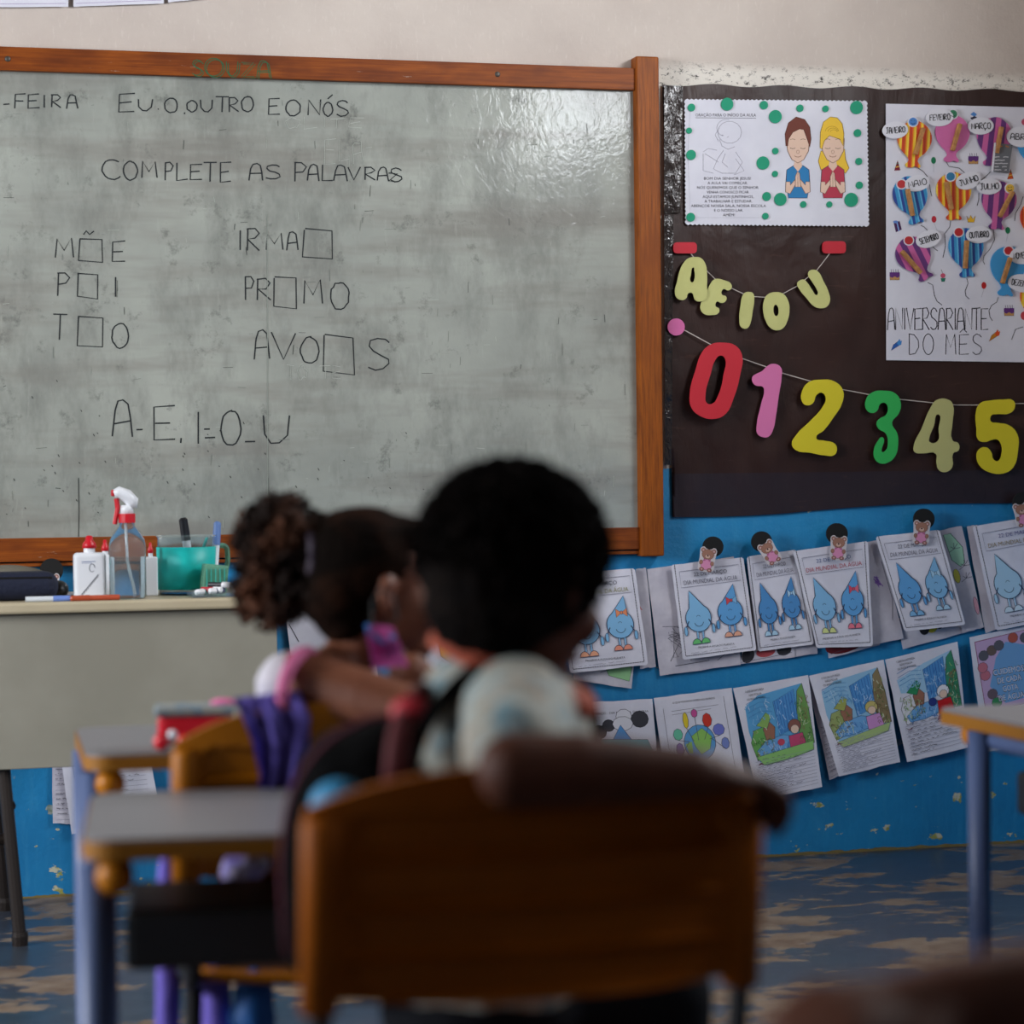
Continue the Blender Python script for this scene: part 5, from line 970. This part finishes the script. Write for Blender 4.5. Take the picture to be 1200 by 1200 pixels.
# ================================================================ PEOPLE
R0, F0, U0 = _r0, _f0, _u0
BAS = Matrix((R0, F0, U0)).transposed()
def remesh(name, prims, voxel, smooth, mt, parent, disp=None, mode=None):
    bm = bmesh.new()
    for q in prims:
        if q[0] == 'cap':
            _, a, ra, b, rb = q; a, b = Vector(a), Vector(b); ell(bm, a, ra, u=14, v=10); ell(bm, b, rb, u=14, v=10)
            if (b - a).length > 1e-4: tube(bm, [a, b], [ra, rb], 14)
        elif q[0] == 'chain':
            ps, rs = q[1], q[2]
            for i in range(len(ps)): ell(bm, ps[i], rs[i], u=12, v=8)
            for i in range(len(ps) - 1): tube(bm, [ps[i], ps[i + 1]], [rs[i], rs[i + 1]], 12)
        else:
            _, c, r, rot = q; ell(bm, c, r, rot, 18, 12)
    me = bm_mesh(bm); o = bpy.data.objects.new('t', me); COL.objects.link(o)
    m = o.modifiers.new('r', 'REMESH'); m.mode = 'VOXEL'; m.voxel_size = voxel; m.use_smooth_shade = True
    s = o.modifiers.new('s', 'SMOOTH'); s.iterations = smooth; s.factor = .5
    dg = bpy.context.evaluated_depsgraph_get(); dg.update(); out = bpy.data.meshes.new_from_object(o.evaluated_get(dg)); bpy.data.objects.remove(o); out.materials.clear()
    if disp:
        nn = [v.normal.copy() for v in out.vertices]
        for v, n_ in zip(out.vertices, nn): v.co += n_ * disp(v.co)
    return add(name, out, mt, parent, smooth=True)
def frame_of(f, up=U0):
    f = Vector(f).normalized(); r = f.cross(up).normalized(); u = r.cross(f); return Matrix((r, f, u)).transposed()   # columns: person's right, forward, up
def cam_dir(x, y, z=0): return (R0 * x + F0 * y + U0 * z)
def head_prims(c, M, s=1.0):
    w = lambda x, y, z: c + M @ Vector((x * s, y * s, z * s)); E = lambda p, r: ('ell', w(*p), tuple(q * s for q in r), M); pr = [
      E((0, -.012, .03), (.072, .088, .075)), E((0, .03, -.02), (.058, .056, .068)), E((0, .045, -.072), (.034, .036, .028)), E((0, .02, -.055), (.05, .05, .035)),
      ('cap', w(0, .083, -.008), .008 * s, w(0, .096, -.03), .0125 * s), E((-.013, .088, -.034), (.009, .009, .007)), E((.013, .088, -.034), (.009, .009, .007)),
      E((0, .083, -.052), (.02, .011, .006)), E((0, .081, -.061), (.018, .011, .0065)), E((0, .077, .018), (.045, .013, .01))]
    for q in (-1, 1): pr += [E((q * .034, .055, -.028), (.024, .026, .024)), ('chain', [w(q * .07, -.002, -.03), w(q * .079, -.012, -.02), w(q * .083, -.016, 0), w(q * .078, -.006, .014), w(q * .071, .004, .006)], [.005 * s, .0055 * s, .0055 * s, .0055 * s, .005 * s]), E((q * .072, -.004, -.008), (.005, .012, .018))]
    return pr
def face_parts(c, M, s, parent):
    w = lambda x, y, z: c + M @ Vector((x * s, y * s, z * s))
    for q in (-1, 1):
        bm = bmesh.new(); ell(bm, w(q * .028, .0715, .0), (.0115 * s, .0085 * s, .006 * s), M, 14, 10); e = add('eye', bm_mesh(bm), mat('eye_white', 'b8b2aa', .3), parent, smooth=True)
        bm = bmesh.new(); ell(bm, w(q * .028, .0783, .0), (.005 * s, .0028 * s, .005 * s), M, 12, 8); add('iris', bm_mesh(bm), mat('iris', '1b100a', .2), e, smooth=True)
        bm = bmesh.new(); tube(bm, [w(q * .012, .086, .02), w(q * .028, .087, .024), w(q * .043, .078, .019)], [.002 * s, .003 * s, .0015 * s], 8); add('eyebrow', bm_mesh(bm), mat('brow', '120c09', .8), parent)
    bm = bmesh.new(); ell(bm, w(0, .092, -.0565), (.017 * s, .0035 * s, .0055 * s), M, 14, 8); add('lips', bm_mesh(bm), mat('lips', '6a342c', .5), parent, smooth=True)
def hand_prims(wr, d, n, thumb=1, curl=.5, s=.8):
    wr = Vector(wr); d = Vector(d).normalized(); n = (Vector(n) - d * Vector(n).dot(d)).normalized(); t = d.cross(n)
    M = Matrix((t, d, n)).transposed(); pr = [('ell', wr + d * .036 * s, (.032 * s, .04 * s, .014 * s), M), ('cap', wr - d * .01, .019 * s, wr + d * .02 * s, .022 * s)]
    for off, k in ((-.026, .88), (-.009, 1.0), (.009, .95), (.025, .76)):
        p = wr + d * .066 * s + t * off * s; a = curl * .5; ps = [wr + d * .045 * s + t * off * .9 * s, p]; rs = [.009 * s, .0092 * s]
        for i, L_ in enumerate((.036, .025, .02)):
            dd = d * math.cos(a) - n * math.sin(a); p = p + dd * L_ * k * s; ps.append(p); rs.append((.0086 - .0012 * i) * s); a += curl * .9
        pr.append(('chain', ps, rs))
    b = wr + d * .018 * s + t * (-thumb) * .02 * s; dd = (d * .7 - t * thumb * .75 - n * .25).normalized(); p1 = b + dd * .034 * s; dd2 = (d * .95 - t * thumb * .2 - n * .35).normalized()
    pr.append(('chain', [b, p1, p1 + dd2 * .026 * s, p1 + (dd2 - n * .2).normalized() * .045 * s], [.013 * s, .0105 * s, .0095 * s, .0075 * s])); return pr
g = G('skin_dark'); g.out(g.mix(g.rng(g.noise(20, 3), .4, .6), '4a271a', '402115'), rough=.6, bump=g.noise(400, 2), bs=.08, bd=.001, spec=.2)
g = G('skin_tan'); g.out(g.mix(g.rng(g.noise(20, 3), .4, .6), '744632', '683c2a'), rough=.5, bump=g.noise(400, 2), bs=.08, bd=.001, spec=.35)
mat('hair_black', '070505', .9, c2='100b09', nscale=60, bump=.6, bscale=160, spec=.05); mat('hair_dark_brown', '0c0705', .85, c2='24140c', nscale=14, lo=.45, hi=.65, bump=.5, bscale=160, spec=.04); mat('hair_brown', '1c0f09', .8, c2='5a331d', nscale=14, lo=.45, hi=.7, bump=.6, bscale=150, spec=.25)
def curls(bm, c, M, rad, n, size, seed, cond=None, turns=2.2, thick=.0022):
    """individual curls of hair standing off an ellipsoid"""
    rr = random.Random(seed); k = 0
    while k < n:
        v = Vector((rr.gauss(0, 1), rr.gauss(0, 1), rr.gauss(0, 1))).normalized()
        if cond and not cond(v): continue
        k += 1; p = c + M @ Vector((v.x * rad[0], v.y * rad[1], v.z * rad[2])); nrm = (M @ Vector((v.x / rad[0], v.y / rad[1], v.z / rad[2]))).normalized(); a = nrm.orthogonal().normalized(); b = nrm.cross(a); ph = rr.uniform(0, 6.28); R1 = size * rr.uniform(.3, .6); H_ = size * rr.uniform(.9, 1.6); ps = []
        for i in range(9): t = i / 8; an = ph + turns * 6.28 * t; ps.append(p + nrm * (H_ * t - .004) + (a * math.cos(an) + b * math.sin(an)) * R1 * (1 - .3 * t))
        tube(bm, ps, thick, 3, cap=False)
# ---------------- the boy
bc = C(608, 680, 2.42); MB_ = frame_of(cam_dir(.64, .76, -.28)); hs = 1.02
boy = empty('person', (C(560, 1000, 2.4).x, C(560, 1000, 2.4).y, 0), 0, 'boy with short black hair and orange-collared shirt, arm along the chair back', 'person')
shR = C(608, 838, 2.34); elR = C(602, 904, 2.125); wrR = C(812, 906, 2.16); shL = C(548, 822, 2.53)
neck0 = C(612, 795, 2.44); chest = C(585, 875, 2.44); waist = C(575, 1040, 2.44); pelv = C(570, 1180, 2.44)
knR = pelv + R0 * .17 + F0 * .03; knL = pelv + R0 * .16 + F0 * .11
pr = head_prims(bc, MB_, hs) + [('cap', bc + U0 * -.055 * hs - R0 * .005, .042, neck0, .044), ('ell', chest, (.085, .10, .085), BAS), ('cap', chest, .082, waist, .078), ('ell', pelv, (.1, .105, .08), BAS), ('cap', neck0, .043, shR - U0 * .012, .036), ('cap', neck0, .043, shL - U0 * .01, .036)]
pr += [('cap', shR, .042, elR, .029), ('chain', [elR, elR.lerp(wrR, .35) + U0 * .002, wrR], [.034, .033, .023])]
hd = (C(900, 912, 2.20) - wrR).normalized(); pr += hand_prims(wrR, hd, U0 * .9 - F0 * .2, 1, .75, .92)
elL = shL + F0 * .08 + R0 * .03 - U0 * .17; wrL = elL + R0 * .12 + F0 * .06 - U0 * .04; pr += [('cap', shL, .04, elL, .029), ('cap', elL, .029, wrL, .02)] + hand_prims(wrL, R0, U0, -1, .4, .8)
for kn, sd in ((knR, 0), (knL, .0)):
    ft = Vector((kn.x, kn.y, .06)) + R0 * .02; pr += [('cap', pelv + (kn - pelv) * .2, .07, kn, .05), ('cap', kn, .048, ft, .032), ('ell', ft + R0 * .06 - U0 * .025, (.09, .035, .03), BAS)]
add_b = remesh('body', pr, .0048, 4, MATS['skin_dark'], boy); face_parts(bc, MB_, hs, boy)
def hairpr(c, M, s, r=(.078, .095, .082), off=(0, -.018, .036)): return ('ell', c + M @ Vector([q * s for q in off]), tuple(q * s for q in r), M)
hc = bc + MB_ @ Vector((0, -.014, .02)) * hs
def kink(co): return .0035 * noise.noise(co * 60) + .003 * noise.noise(co * 140)
hp = [('ell', hc, (.088 * hs, .098 * hs, .09 * hs), MB_), ('ell', bc + MB_ @ Vector((0, -.035, -.035)) * hs, (.068 * hs, .06 * hs, .05 * hs), MB_)]
remesh('hair', hp, .006, 2, MATS['hair_black'], boy, kink)
bm = bmesh.new(); curls(bm, hc, MB_, (.087 * hs, .097 * hs, .089 * hs), 1500, .008, 3, lambda v: v.z > -.35 and not (v.y > .55 and v.z < .35)); tag(add('hair_curls', bm_mesh(bm), MATS['hair_black'], boy), kind='stuff')
g = G('shirt_print'); ga = g.noise(26, 3, .5, stretch=(1, 1, .6)); gb = g.noise(34, 2, .5, loc=(5, 1, 2)); c_ = g.mix(g.rng(ga, .52, .56), '83867f', '56727c'); c_ = g.mix(g.rng(gb, .57, .6), c_, '7c6e5e'); c_ = g.mix(g.math('MULTIPLY', g.rng(g.noise(55, 2, stretch=(1, 1, .3)), .5, .6), .5), c_, '93948f'); g.out(c_, rough=.85, bump=g.noise(60, 3), bs=.3, bd=.006)
mat('collar_orange', '8e3c24', .85); mat('shorts_dark', '0b0d12', .9, spec=.1); mat('backpack_black', '060607', .95, bump=.3, bscale=60, spec=.05); mat('red_trim', 'a31828', .6); mat('magenta_trim', '4a0c24', .8); mat('bag_blue', '2a7ca8', .6)
sp = [('ell', chest + U0 * .005, (.096, .112, .09), BAS), ('cap', chest, .094, waist, .09), ('ell', pelv + U0 * .03, (.104, .11, .08), BAS), ('cap', neck0 - U0 * .022, .046, shR - U0 * .006, .05), ('cap', neck0 - U0 * .022, .046, shL, .048), ('cap', shR, .056, shR.lerp(elR, .72), .05), ('cap', shL, .052, shL.lerp(elL, .6), .046)]
remesh('shirt', sp, .0065, 5, MATS['shirt_print'], boy, lambda c: .004 * noise.noise(c * 22))
bm = bmesh.new(); na = (neck0 - bc).normalized(); ring = []
for i in range(25): a = 2 * math.pi * i / 24; ring.append(C(603, 803, 2.43) + U0 * (.014 - .034 * math.cos(a)) + R0 * (.072 * math.cos(a)) + F0 * (.066 * math.sin(a)))
tube(bm, ring, .0095, 10, cap=False, squash=1.4); add('collar', bm_mesh(bm), MATS['collar_orange'], boy, smooth=True)
tp = []
for kn in (knR, knL): tp += [('cap', pelv + (kn - pelv) * .15, .078, kn, .058), ('cap', kn, .057, Vector((kn.x, kn.y, .25)), .05)]
remesh('trousers', tp + [('ell', pelv, (.107, .112, .085), BAS)], .008, 4, MATS['shorts_dark'], boy)
for kn in (knR, knL): bm = bmesh.new(); ft = Vector((kn.x, kn.y, .04)) + R0 * .05; ell(bm, ft, (.11, .042, .04), BAS); add('shoe', bm_mesh(bm), MATS['black_plastic'], boy, smooth=True)
# backpack worn on the boy's back
bk = empty('backpack', C(440, 1100, 2.46), 0, "black backpack with red and magenta trim on the boy's back", 'backpack')
bpr = [('ell', C(408, 910, 2.46), (.052, .10, .05), BAS), ('ell', C(384, 985, 2.46), (.047, .11, .07), BAS), ('ell', C(446, 905, 2.46), (.062, .11, .055), BAS), ('ell', C(432, 985, 2.46), (.085, .13, .075), BAS), ('ell', C(428, 1080, 2.46), (.088, .13, .075), BAS), ('ell', C(480, 980, 2.46), (.07, .12, .09), BAS)]
remesh('bag_body', bpr, .008, 4, MATS['backpack_black'], bk)
bm = bmesh.new(); tube(bm, fillet([C(488, 842, 2.36), C(440, 838, 2.36), C(380, 868, 2.36), C(340, 925, 2.36), C(328, 1010, 2.36), C(336, 1120, 2.36)], .05, 6), .0028, 8); add('piping', bm_mesh(bm), MATS['magenta_trim'], bk, smooth=True)
bm = bmesh.new(); tube(bm, fillet([C(462, 920, 2.30), C(466, 870, 2.3), C(480, 825, 2.36), C(500, 808, 2.40)], .04), .0075, 8, squash=1.5); add('red_strap', bm_mesh(bm), mat('dark_red', '4a0c14', .8), bk, smooth=True)
bm = bmesh.new(); ell(bm, C(482, 834, 2.345), (.02, .012, .015), BAS); add('strap_joint', bm_mesh(bm), MATS['red_trim'], bk, smooth=True)
bm = bmesh.new(); pts_ = [C(480, 900, 2.33), C(498, 845, 2.33), C(535, 800, 2.355), C(575, 775, 2.385), C(606, 768, 2.42), C(640, 790, 2.5)]; tube(bm, fillet(pts_, .05, 5), .017, 10, squash=.45); add('shoulder_strap', bm_mesh(bm), MATS['backpack_black'], bk, smooth=True)
bm = bmesh.new(); tube(bm, fillet([C(655, 792, 2.52), C(684, 805, 2.47), C(694, 860, 2.43), C(690, 960, 2.45)], .03, 5), .013, 10, squash=.6); add('shoulder_strap', bm_mesh(bm), MATS['backpack_black'], bk, smooth=True)
bm = bmesh.new(); ell(bm, C(398, 945, 2.33), (.029, .02, .026), BAS); add('blue_pocket', bm_mesh(bm), MATS['bag_blue'], bk, smooth=True)
# ---------------- the girl
gc = C(442, 690, 3.16); MG = frame_of(cam_dir(.95, .30, -.05)); gs = .95
girl = empty('person', (C(375, 1000, 3.15).x, C(375, 1000, 3.15).y, 0), 0, 'girl with a curly hair puff and pink-trimmed white top, seen from the side', 'person')
n0 = C(402, 782, 3.16); sR = C(352, 800, 3.06); sL = C(398, 792, 3.28); ch_ = C(378, 850, 3.17); wa = C(378, 960, 3.17); pe = C(380, 1050, 3.18)
eR = C(502, 842, 3.00); wR = C(464, 818, 3.09); eL = sL + R0 * .07 + F0 * .04 - U0 * .14; wL = eL + R0 * .12 + F0 * .04
kR = pe + R0 * .24 - F0 * .03; kL = pe + R0 * .25 + F0 * .07
pr = head_prims(gc, MG, gs) + [('cap', gc - U0 * .05 - R0 * .01, .036, n0, .037), ('ell', ch_, (.072, .095, .075), BAS), ('cap', ch_, .07, wa, .066), ('ell', pe, (.09, .095, .07), BAS), ('cap', n0, .036, sR, .031), ('cap', n0, .036, sL, .031)]
pr += [('chain', [sR, sR.lerp(eR, .5), eR], [.041, .039, .033]), ('chain', [eR, eR.lerp(wR, .5), wR], [.033, .028, .02])] + hand_prims(wR, U0 * .6 + R0 * .5, -F0 * .9 - R0 * .2, 1, 1.5, .62)
pr += [('cap', sL, .03, eL, .025), ('cap', eL, .025, wL, .017)] + hand_prims(wL, R0, U0, -1, .5, .75)
for kn in (kR, kL): ft = Vector((kn.x, kn.y, .06)); pr += [('cap', pe + (kn - pe) * .2, .06, kn, .043), ('cap', kn, .042, ft, .028), ('ell', ft + R0 * .05 - U0 * .025, (.08, .032, .027), BAS)]
remesh('body', pr, .0046, 4, MATS['skin_tan'], girl); face_parts(gc, MG, gs, girl)
W_ = lambda x, y, z: gc + MG @ (Vector((x, y, z)) * gs)
hp = [('ell', C(368, 668, 3.16), (.036, .04, .05), BAS), ('ell', W_(0, -.022, .034), (.0765 * gs, .09 * gs, .078 * gs), MG), ('ell', W_(0, -.055, .0), (.066 * gs, .055 * gs, .06 * gs), MG), ('ell', W_(0, -.045, -.04), (.05 * gs, .038 * gs, .035 * gs), MG), ('ell', W_(0, .03, .066), (.06 * gs, .05 * gs, .034 * gs), MG)]
remesh('hair', hp, .0055, 3, MATS['hair_dark_brown'], girl, lambda c: .0015 * noise.noise(Vector((c.x * 40, c.y * 40, c.z * 160))))
bc2 = C(331, 640, 3.17); b2 = C(318, 690, 3.17)
bp_ = [('ell', bc2, (.052, .055, .055), BAS), ('ell', b2, (.04, .045, .04), BAS), ('cap', bc2 + R0 * .03, .035, W_(0, -.09, .045), .022)]
remesh('hair_puff', bp_, .006, 2, MATS['hair_brown'], girl, lambda c: .008 * noise.noise(c * 45) + .005 * noise.noise(c * 110))
bm = bmesh.new(); curls(bm, bc2, BAS, (.052, .055, .055), 420, .014, 5, None, 2.0, .0026); curls(bm, b2, BAS, (.04, .045, .04), 260, .014, 6, None, 2.0, .0026); curls(bm, C(345, 665, 3.15), BAS, (.045, .04, .05), 160, .013, 8, None, 2.0, .0024); tag(add('hair_curls', bm_mesh(bm), MATS['hair_brown'], girl), kind='stuff')
bm = bmesh.new(); M3 = MG; tube(bm, [W_(.035 * math.cos(a) , -.098, .04 + .032 * math.sin(a)) for a in [i * math.pi / 6 for i in range(13)]], .006, 8); add('hair_tie', bm_mesh(bm), mat('hair_tie', '2c2030', .7), girl, smooth=True)
mat('top_white', 'b4b0b8', .8, bump=.25, bscale=40); mat('top_pink', 'c0608c', .75)
tp = [('ell', C(337, 818, 3.17), (.042, .075, .06), BAS), ('ell', ch_ - R0 * .004, (.081, .103, .078), BAS), ('cap', ch_, .079, wa, .076), ('ell', pe + U0 * .03, (.096, .1, .07), BAS), ('cap', n0 - U0 * .012 - R0 * .012, .037, sR - R0 * .018, .037), ('cap', n0 - U0 * .012, .037, sL - R0 * .01, .037)]
remesh('top', tp, .006, 4, MATS['top_white'], girl, lambda c: .003 * noise.noise(c * 25))
for sh, sg in ((sR, -1), (sL, 1)):
    bm = bmesh.new(); ax = (R0 * .75 - U0 * .1 + F0 * .28 * sg).normalized(); a_ = ax.cross(U0).normalized(); b_ = ax.cross(a_); cc = sh + F0 * sg * .01 - U0 * .01
    tube(bm, [cc + (a_ * math.cos(t) * .05 + b_ * math.sin(t) * .047) for t in [i * math.pi / 9 for i in range(19)]], .008, 8, cap=False, squash=1.4); add('armhole_trim', bm_mesh(bm), MATS['top_pink'], girl, smooth=True)
lp_ = []
mat('leggings', '3a2f86', .8)
for kn in (kR, kL): lp_ += [('cap', pe + (kn - pe) * .15, .066, kn, .049), ('cap', kn, .048, Vector((kn.x, kn.y, .12)), .034)]
remesh('leggings', lp_ + [('ell', pe, (.093, .098, .072), BAS)], .008, 4, MATS['leggings'], girl)
for kn in (kR, kL): bm = bmesh.new(); ell(bm, Vector((kn.x, kn.y, .035)) + R0 * .045, (.095, .038, .035), BAS); add('shoe', bm_mesh(bm), MATS['top_pink'], girl, smooth=True)
# face mask hanging from the ear to the chin
g = G('mask_cloth'); c_ = g.mix(g.rng(g.noise(60, 2, stretch=(1, 1, .4)), .5, .53), 'b03c8c', '7c2a70'); c_ = g.mix(g.rng(g.noise(34, 1, loc=(3, 1, 4)), .56, .58), c_, '3f74b4'); g.out(c_, rough=.8)
mk = empty('face_mask', C(448, 760, 3.1), 0, "pink, purple and blue cloth mask pulled down below the girl's ear", 'mask')
bm = bmesh.new(); NX, NY = 10, 8; G_ = []
for j in range(NY + 1):
    row = []
    for i in range(NX + 1):
        u, v = i / NX, j / NY; px = 427 + 34 * u + 10 * v + 8 * u * v; py = 731 + 4 * u + (52 - 6 * u) * v; row.append(bm.verts.new(C(px, py, 3.065 + .02 * u * u + .012 * math.cos(v * 9) * .3)))
    G_.append(row)
for j in range(NY):
    for i in range(NX): bm.faces.new((G_[j][i], G_[j][i + 1], G_[j + 1][i + 1], G_[j + 1][i]))
bmesh.ops.solidify(bm, geom=bm.faces[:], thickness=.002); add('cloth', bm_mesh(bm), MATS['mask_cloth'], mk, smooth=True)
bm = bmesh.new(); tube(bm, [C(450, 733, 3.06), C(466, 726, 3.07), C(462, 700, 3.07), C(446, 690, 3.07), C(436, 705, 3.075), C(436, 733, 3.065)], .0016, 6); add('ear_loop', bm_mesh(bm), MATS['black_foam'], mk)
# ================================================================ THINGS ROUND THE GIRL'S CHAIR
g = G('purple_cloth'); g.out(g.mix(g.rng(g.noise(9, 4), .4, .65), '6a5ab8', '54489e'), rough=.85, bump=g.noise(45, 4), bs=.4, bd=.008)
jk = empty('jacket', C(320, 930, 3.0), 0, "purple jacket draped over the girl's chair back with sleeves hanging", 'jacket')
rows = [((272, 818), (350, 809)), ((283, 838), (364, 840)), ((296, 870), (362, 880)), ((304, 905), (352, 915)), ((304, 930), (345, 945)), ((298, 960), (338, 985))]
bm = bmesh.new(); G_ = []
for j, (a, b) in enumerate(rows): G_.append([bm.verts.new(C(a[0] + (b[0] - a[0]) * i / 8, a[1] + (b[1] - a[1]) * i / 8, 2.985 - .012 * math.sin(i * 1.9 + j * .7) + (.03 if j == 0 else 0))) for i in range(9)])
G_.insert(0, [bm.verts.new(C(276 + 9 * i, 822 - i * .5, 3.10)) for i in range(9)])
for j in range(len(G_) - 1):
    for i in range(8): bm.faces.new((G_[j][i], G_[j][i + 1], G_[j + 1][i + 1], G_[j + 1][i]))
bmesh.ops.solidify(bm, geom=bm.faces[:], thickness=.006); me = bm_mesh(bm); add('body', me, MATS['purple_cloth'], jk, smooth=True)
remesh('sleeve', [('chain', [C(205, 960, 3.12), C(196, 1020, 3.12), C(195, 1120, 3.12), C(197, 1230, 3.12)], [.012, .013, .014, .017])], .005, 3, MATS['purple_cloth'], jk)
remesh('sleeve', [('chain', [C(300, 965, 3.08), C(270, 1060, 3.1), C(252, 1140, 3.12), C(256, 1240, 3.12)], [.02, .022, .02, .02])], .005, 3, MATS['purple_cloth'], jk)
remesh('sleeve', [('chain', [C(210, 958, 3.12), C(250, 958, 3.1), C(300, 962, 3.05)], [.01, .01, .014])], .005, 3, MATS['purple_cloth'], jk)
g = G('lilac_cloth'); g.out(g.mix(g.rng(g.noise(30, 3), .45, .6), 'a8a0b8', '6a5fa8'), rough=.8, bump=g.noise(50, 3), bs=.4, bd=.008)
o = remesh('cloth_bundle', [('ell', C(284, 1018, 3.0), (.026, .02, .022), BAS), ('ell', C(298, 1012, 3.0), (.019, .02, .02), BAS), ('cap', C(300, 985, 3.0), .012, C(290, 1010, 3.0), .016)], .004, 2, MATS['lilac_cloth'], None, lambda c: .004 * noise.noise(c * 60)); tag(o, 'crumpled white and lilac cloth hanging under the jacket', 'cloth')
o = remesh('drawstring_bag', [('ell', C(298, 1172, 3.1), (.026, .03, .04), BAS), ('ell', C(296, 1200, 3.1), (.03, .035, .05), BAS), ('cap', C(300, 1140, 3.1), .008, C(298, 1160, 3.1), .014)], .005, 3, mat('bright_blue', '0b4f90', .6), None, lambda c: .004 * noise.noise(c * 40)); tag(o, 'bright blue drawstring bag low beside the purple sleeves', 'bag')
# pencil case on the second desk
z2 = C(99, 886, 3.34).z; cx_ = C(228, 862, 3.42); e = empty('pencil_case', (cx_.x, cx_.y, z2), math.radians(-8), "red box pencil case with a patterned grey-blue lid on the girl's desk", 'pencil case')
bm = bmesh.new(); box(bm, (0, 0, .028), (.10, .06, .04), bev=.008); add('box_body', bm_mesh(bm), MATS['red_plastic'], e, local=True)
bm = bmesh.new(); box(bm, (.0, 0, .054), (.11, .068, .014), bev=.006); add('lid', bm_mesh(bm), mat('lid_pattern', '5c7484', .6, c2='8c8a80', nscale=50), e, local=True)
bm = bmesh.new(); ell(bm, (.04, -.005, .063), (.018, .015, .006)); add('pink_badge', bm_mesh(bm), MATS['top_pink'], e, local=True, smooth=True)
for x_ in (-.045, -.015): bm = bmesh.new(); ell(bm, (x_, -.034, .014), (.011, .010, .012)); add('foot_bump', bm_mesh(bm), MATS['red_plastic'], e, local=True, smooth=True)
bm = bmesh.new(); ell(bm, (-.03, -.035, .022), (.007, .005, .008)); add('white_wheel', bm_mesh(bm), MATS['white_plastic'], e, local=True, smooth=True)
# ================================================================ A THIRD CHILD, MOSTLY OUT OF FRAME (bent arm in the near corner)
d3 = 1.62; tc = C(1700, 1180, 1.75); kid = empty('person', (tc.x, tc.y, 0), 0, 'child sitting mostly outside the view, bent forearm reaching into the near corner', 'person')
el3 = C(1400, 1150, 1.46); wr3 = C(1105, 1180, 1.42); sh3 = C(1640, 900, 1.60); nk = C(1750, 800, 1.66); hd3 = C(1760, 630, 1.66); M3_ = frame_of(cam_dir(-.5, .85, 0))
ch3 = C(1750, 1010, 1.66); pe3 = Vector((ch3.x, ch3.y, .45)); sh3b = C(1870, 890, 1.7); el3b = sh3b - U0 * .2
pr = head_prims(hd3, M3_, 1) + [('cap', hd3 - U0 * .05, .042, nk, .044), ('ell', ch3, (.1, .085, .09), BAS), ('cap', ch3, .085, pe3 + U0 * .05, .085), ('ell', pe3, (.11, .1, .08), BAS), ('cap', nk, .04, sh3, .04), ('cap', nk, .04, sh3b, .04), ('cap', sh3, .042, el3, .031), ('chain', [el3, el3.lerp(wr3, .4), wr3], [.036, .037, .028]), ('cap', sh3b, .042, el3b, .03), ('cap', el3b, .03, el3b - R0 * .1 + F0 * .1, .022)]
pr += hand_prims(wr3, C(1020, 1185, 1.40) - wr3, U0 * .9 - F0 * .25, 1, 1.25, 1.05) + hand_prims(el3b - R0 * .1 + F0 * .1, F0 - R0 * .5, U0, -1, .5, .9)
for s_ in (-.06, .07):
    kn = pe3 + F0 * .3 + R0 * s_; ft = Vector((kn.x, kn.y, .06)); pr += [('cap', pe3 + R0 * s_, .07, kn, .052), ('cap', kn, .05, ft, .034), ('ell', ft + F0 * .06 - U0 * .025, (.035, .09, .03), BAS)]
remesh('body', pr, .0055, 4, MATS['skin_dark'], kid); face_parts(hd3, M3_, 1, kid)
remesh('hair', [('ell', hd3 + M3_ @ Vector((0, -.02, .035)), (.08, .092, .08), M3_)], .007, 2, MATS['hair_black'], kid, kink)
remesh('shirt', [('ell', ch3, (.112, .097, .1), BAS), ('cap', ch3, .1, pe3 + U0 * .05, .1), ('cap', nk - U0 * .03, .045, sh3, .052), ('cap', nk - U0 * .03, .045, sh3b, .052), ('cap', sh3, .054, sh3.lerp(el3, .5), .05), ('cap', sh3b, .054, sh3b.lerp(el3b, .5), .05)], .008, 4, MATS['shorts_dark'], kid)
tp = [('ell', pe3, (.118, .108, .085), BAS)]
for s_ in (-.06, .07): kn = pe3 + F0 * .3 + R0 * s_; tp += [('cap', pe3 + R0 * s_, .078, kn, .06), ('cap', kn, .058, Vector((kn.x, kn.y, .12)), .045)]
remesh('trousers', tp, .009, 4, MATS['shorts_dark'], kid)
p = pe3 - F0 * .14; ch3_ = make_chair((p.x, p.y, 0), -TH, 'ochre school chair of the child outside the frame', seat=.38)
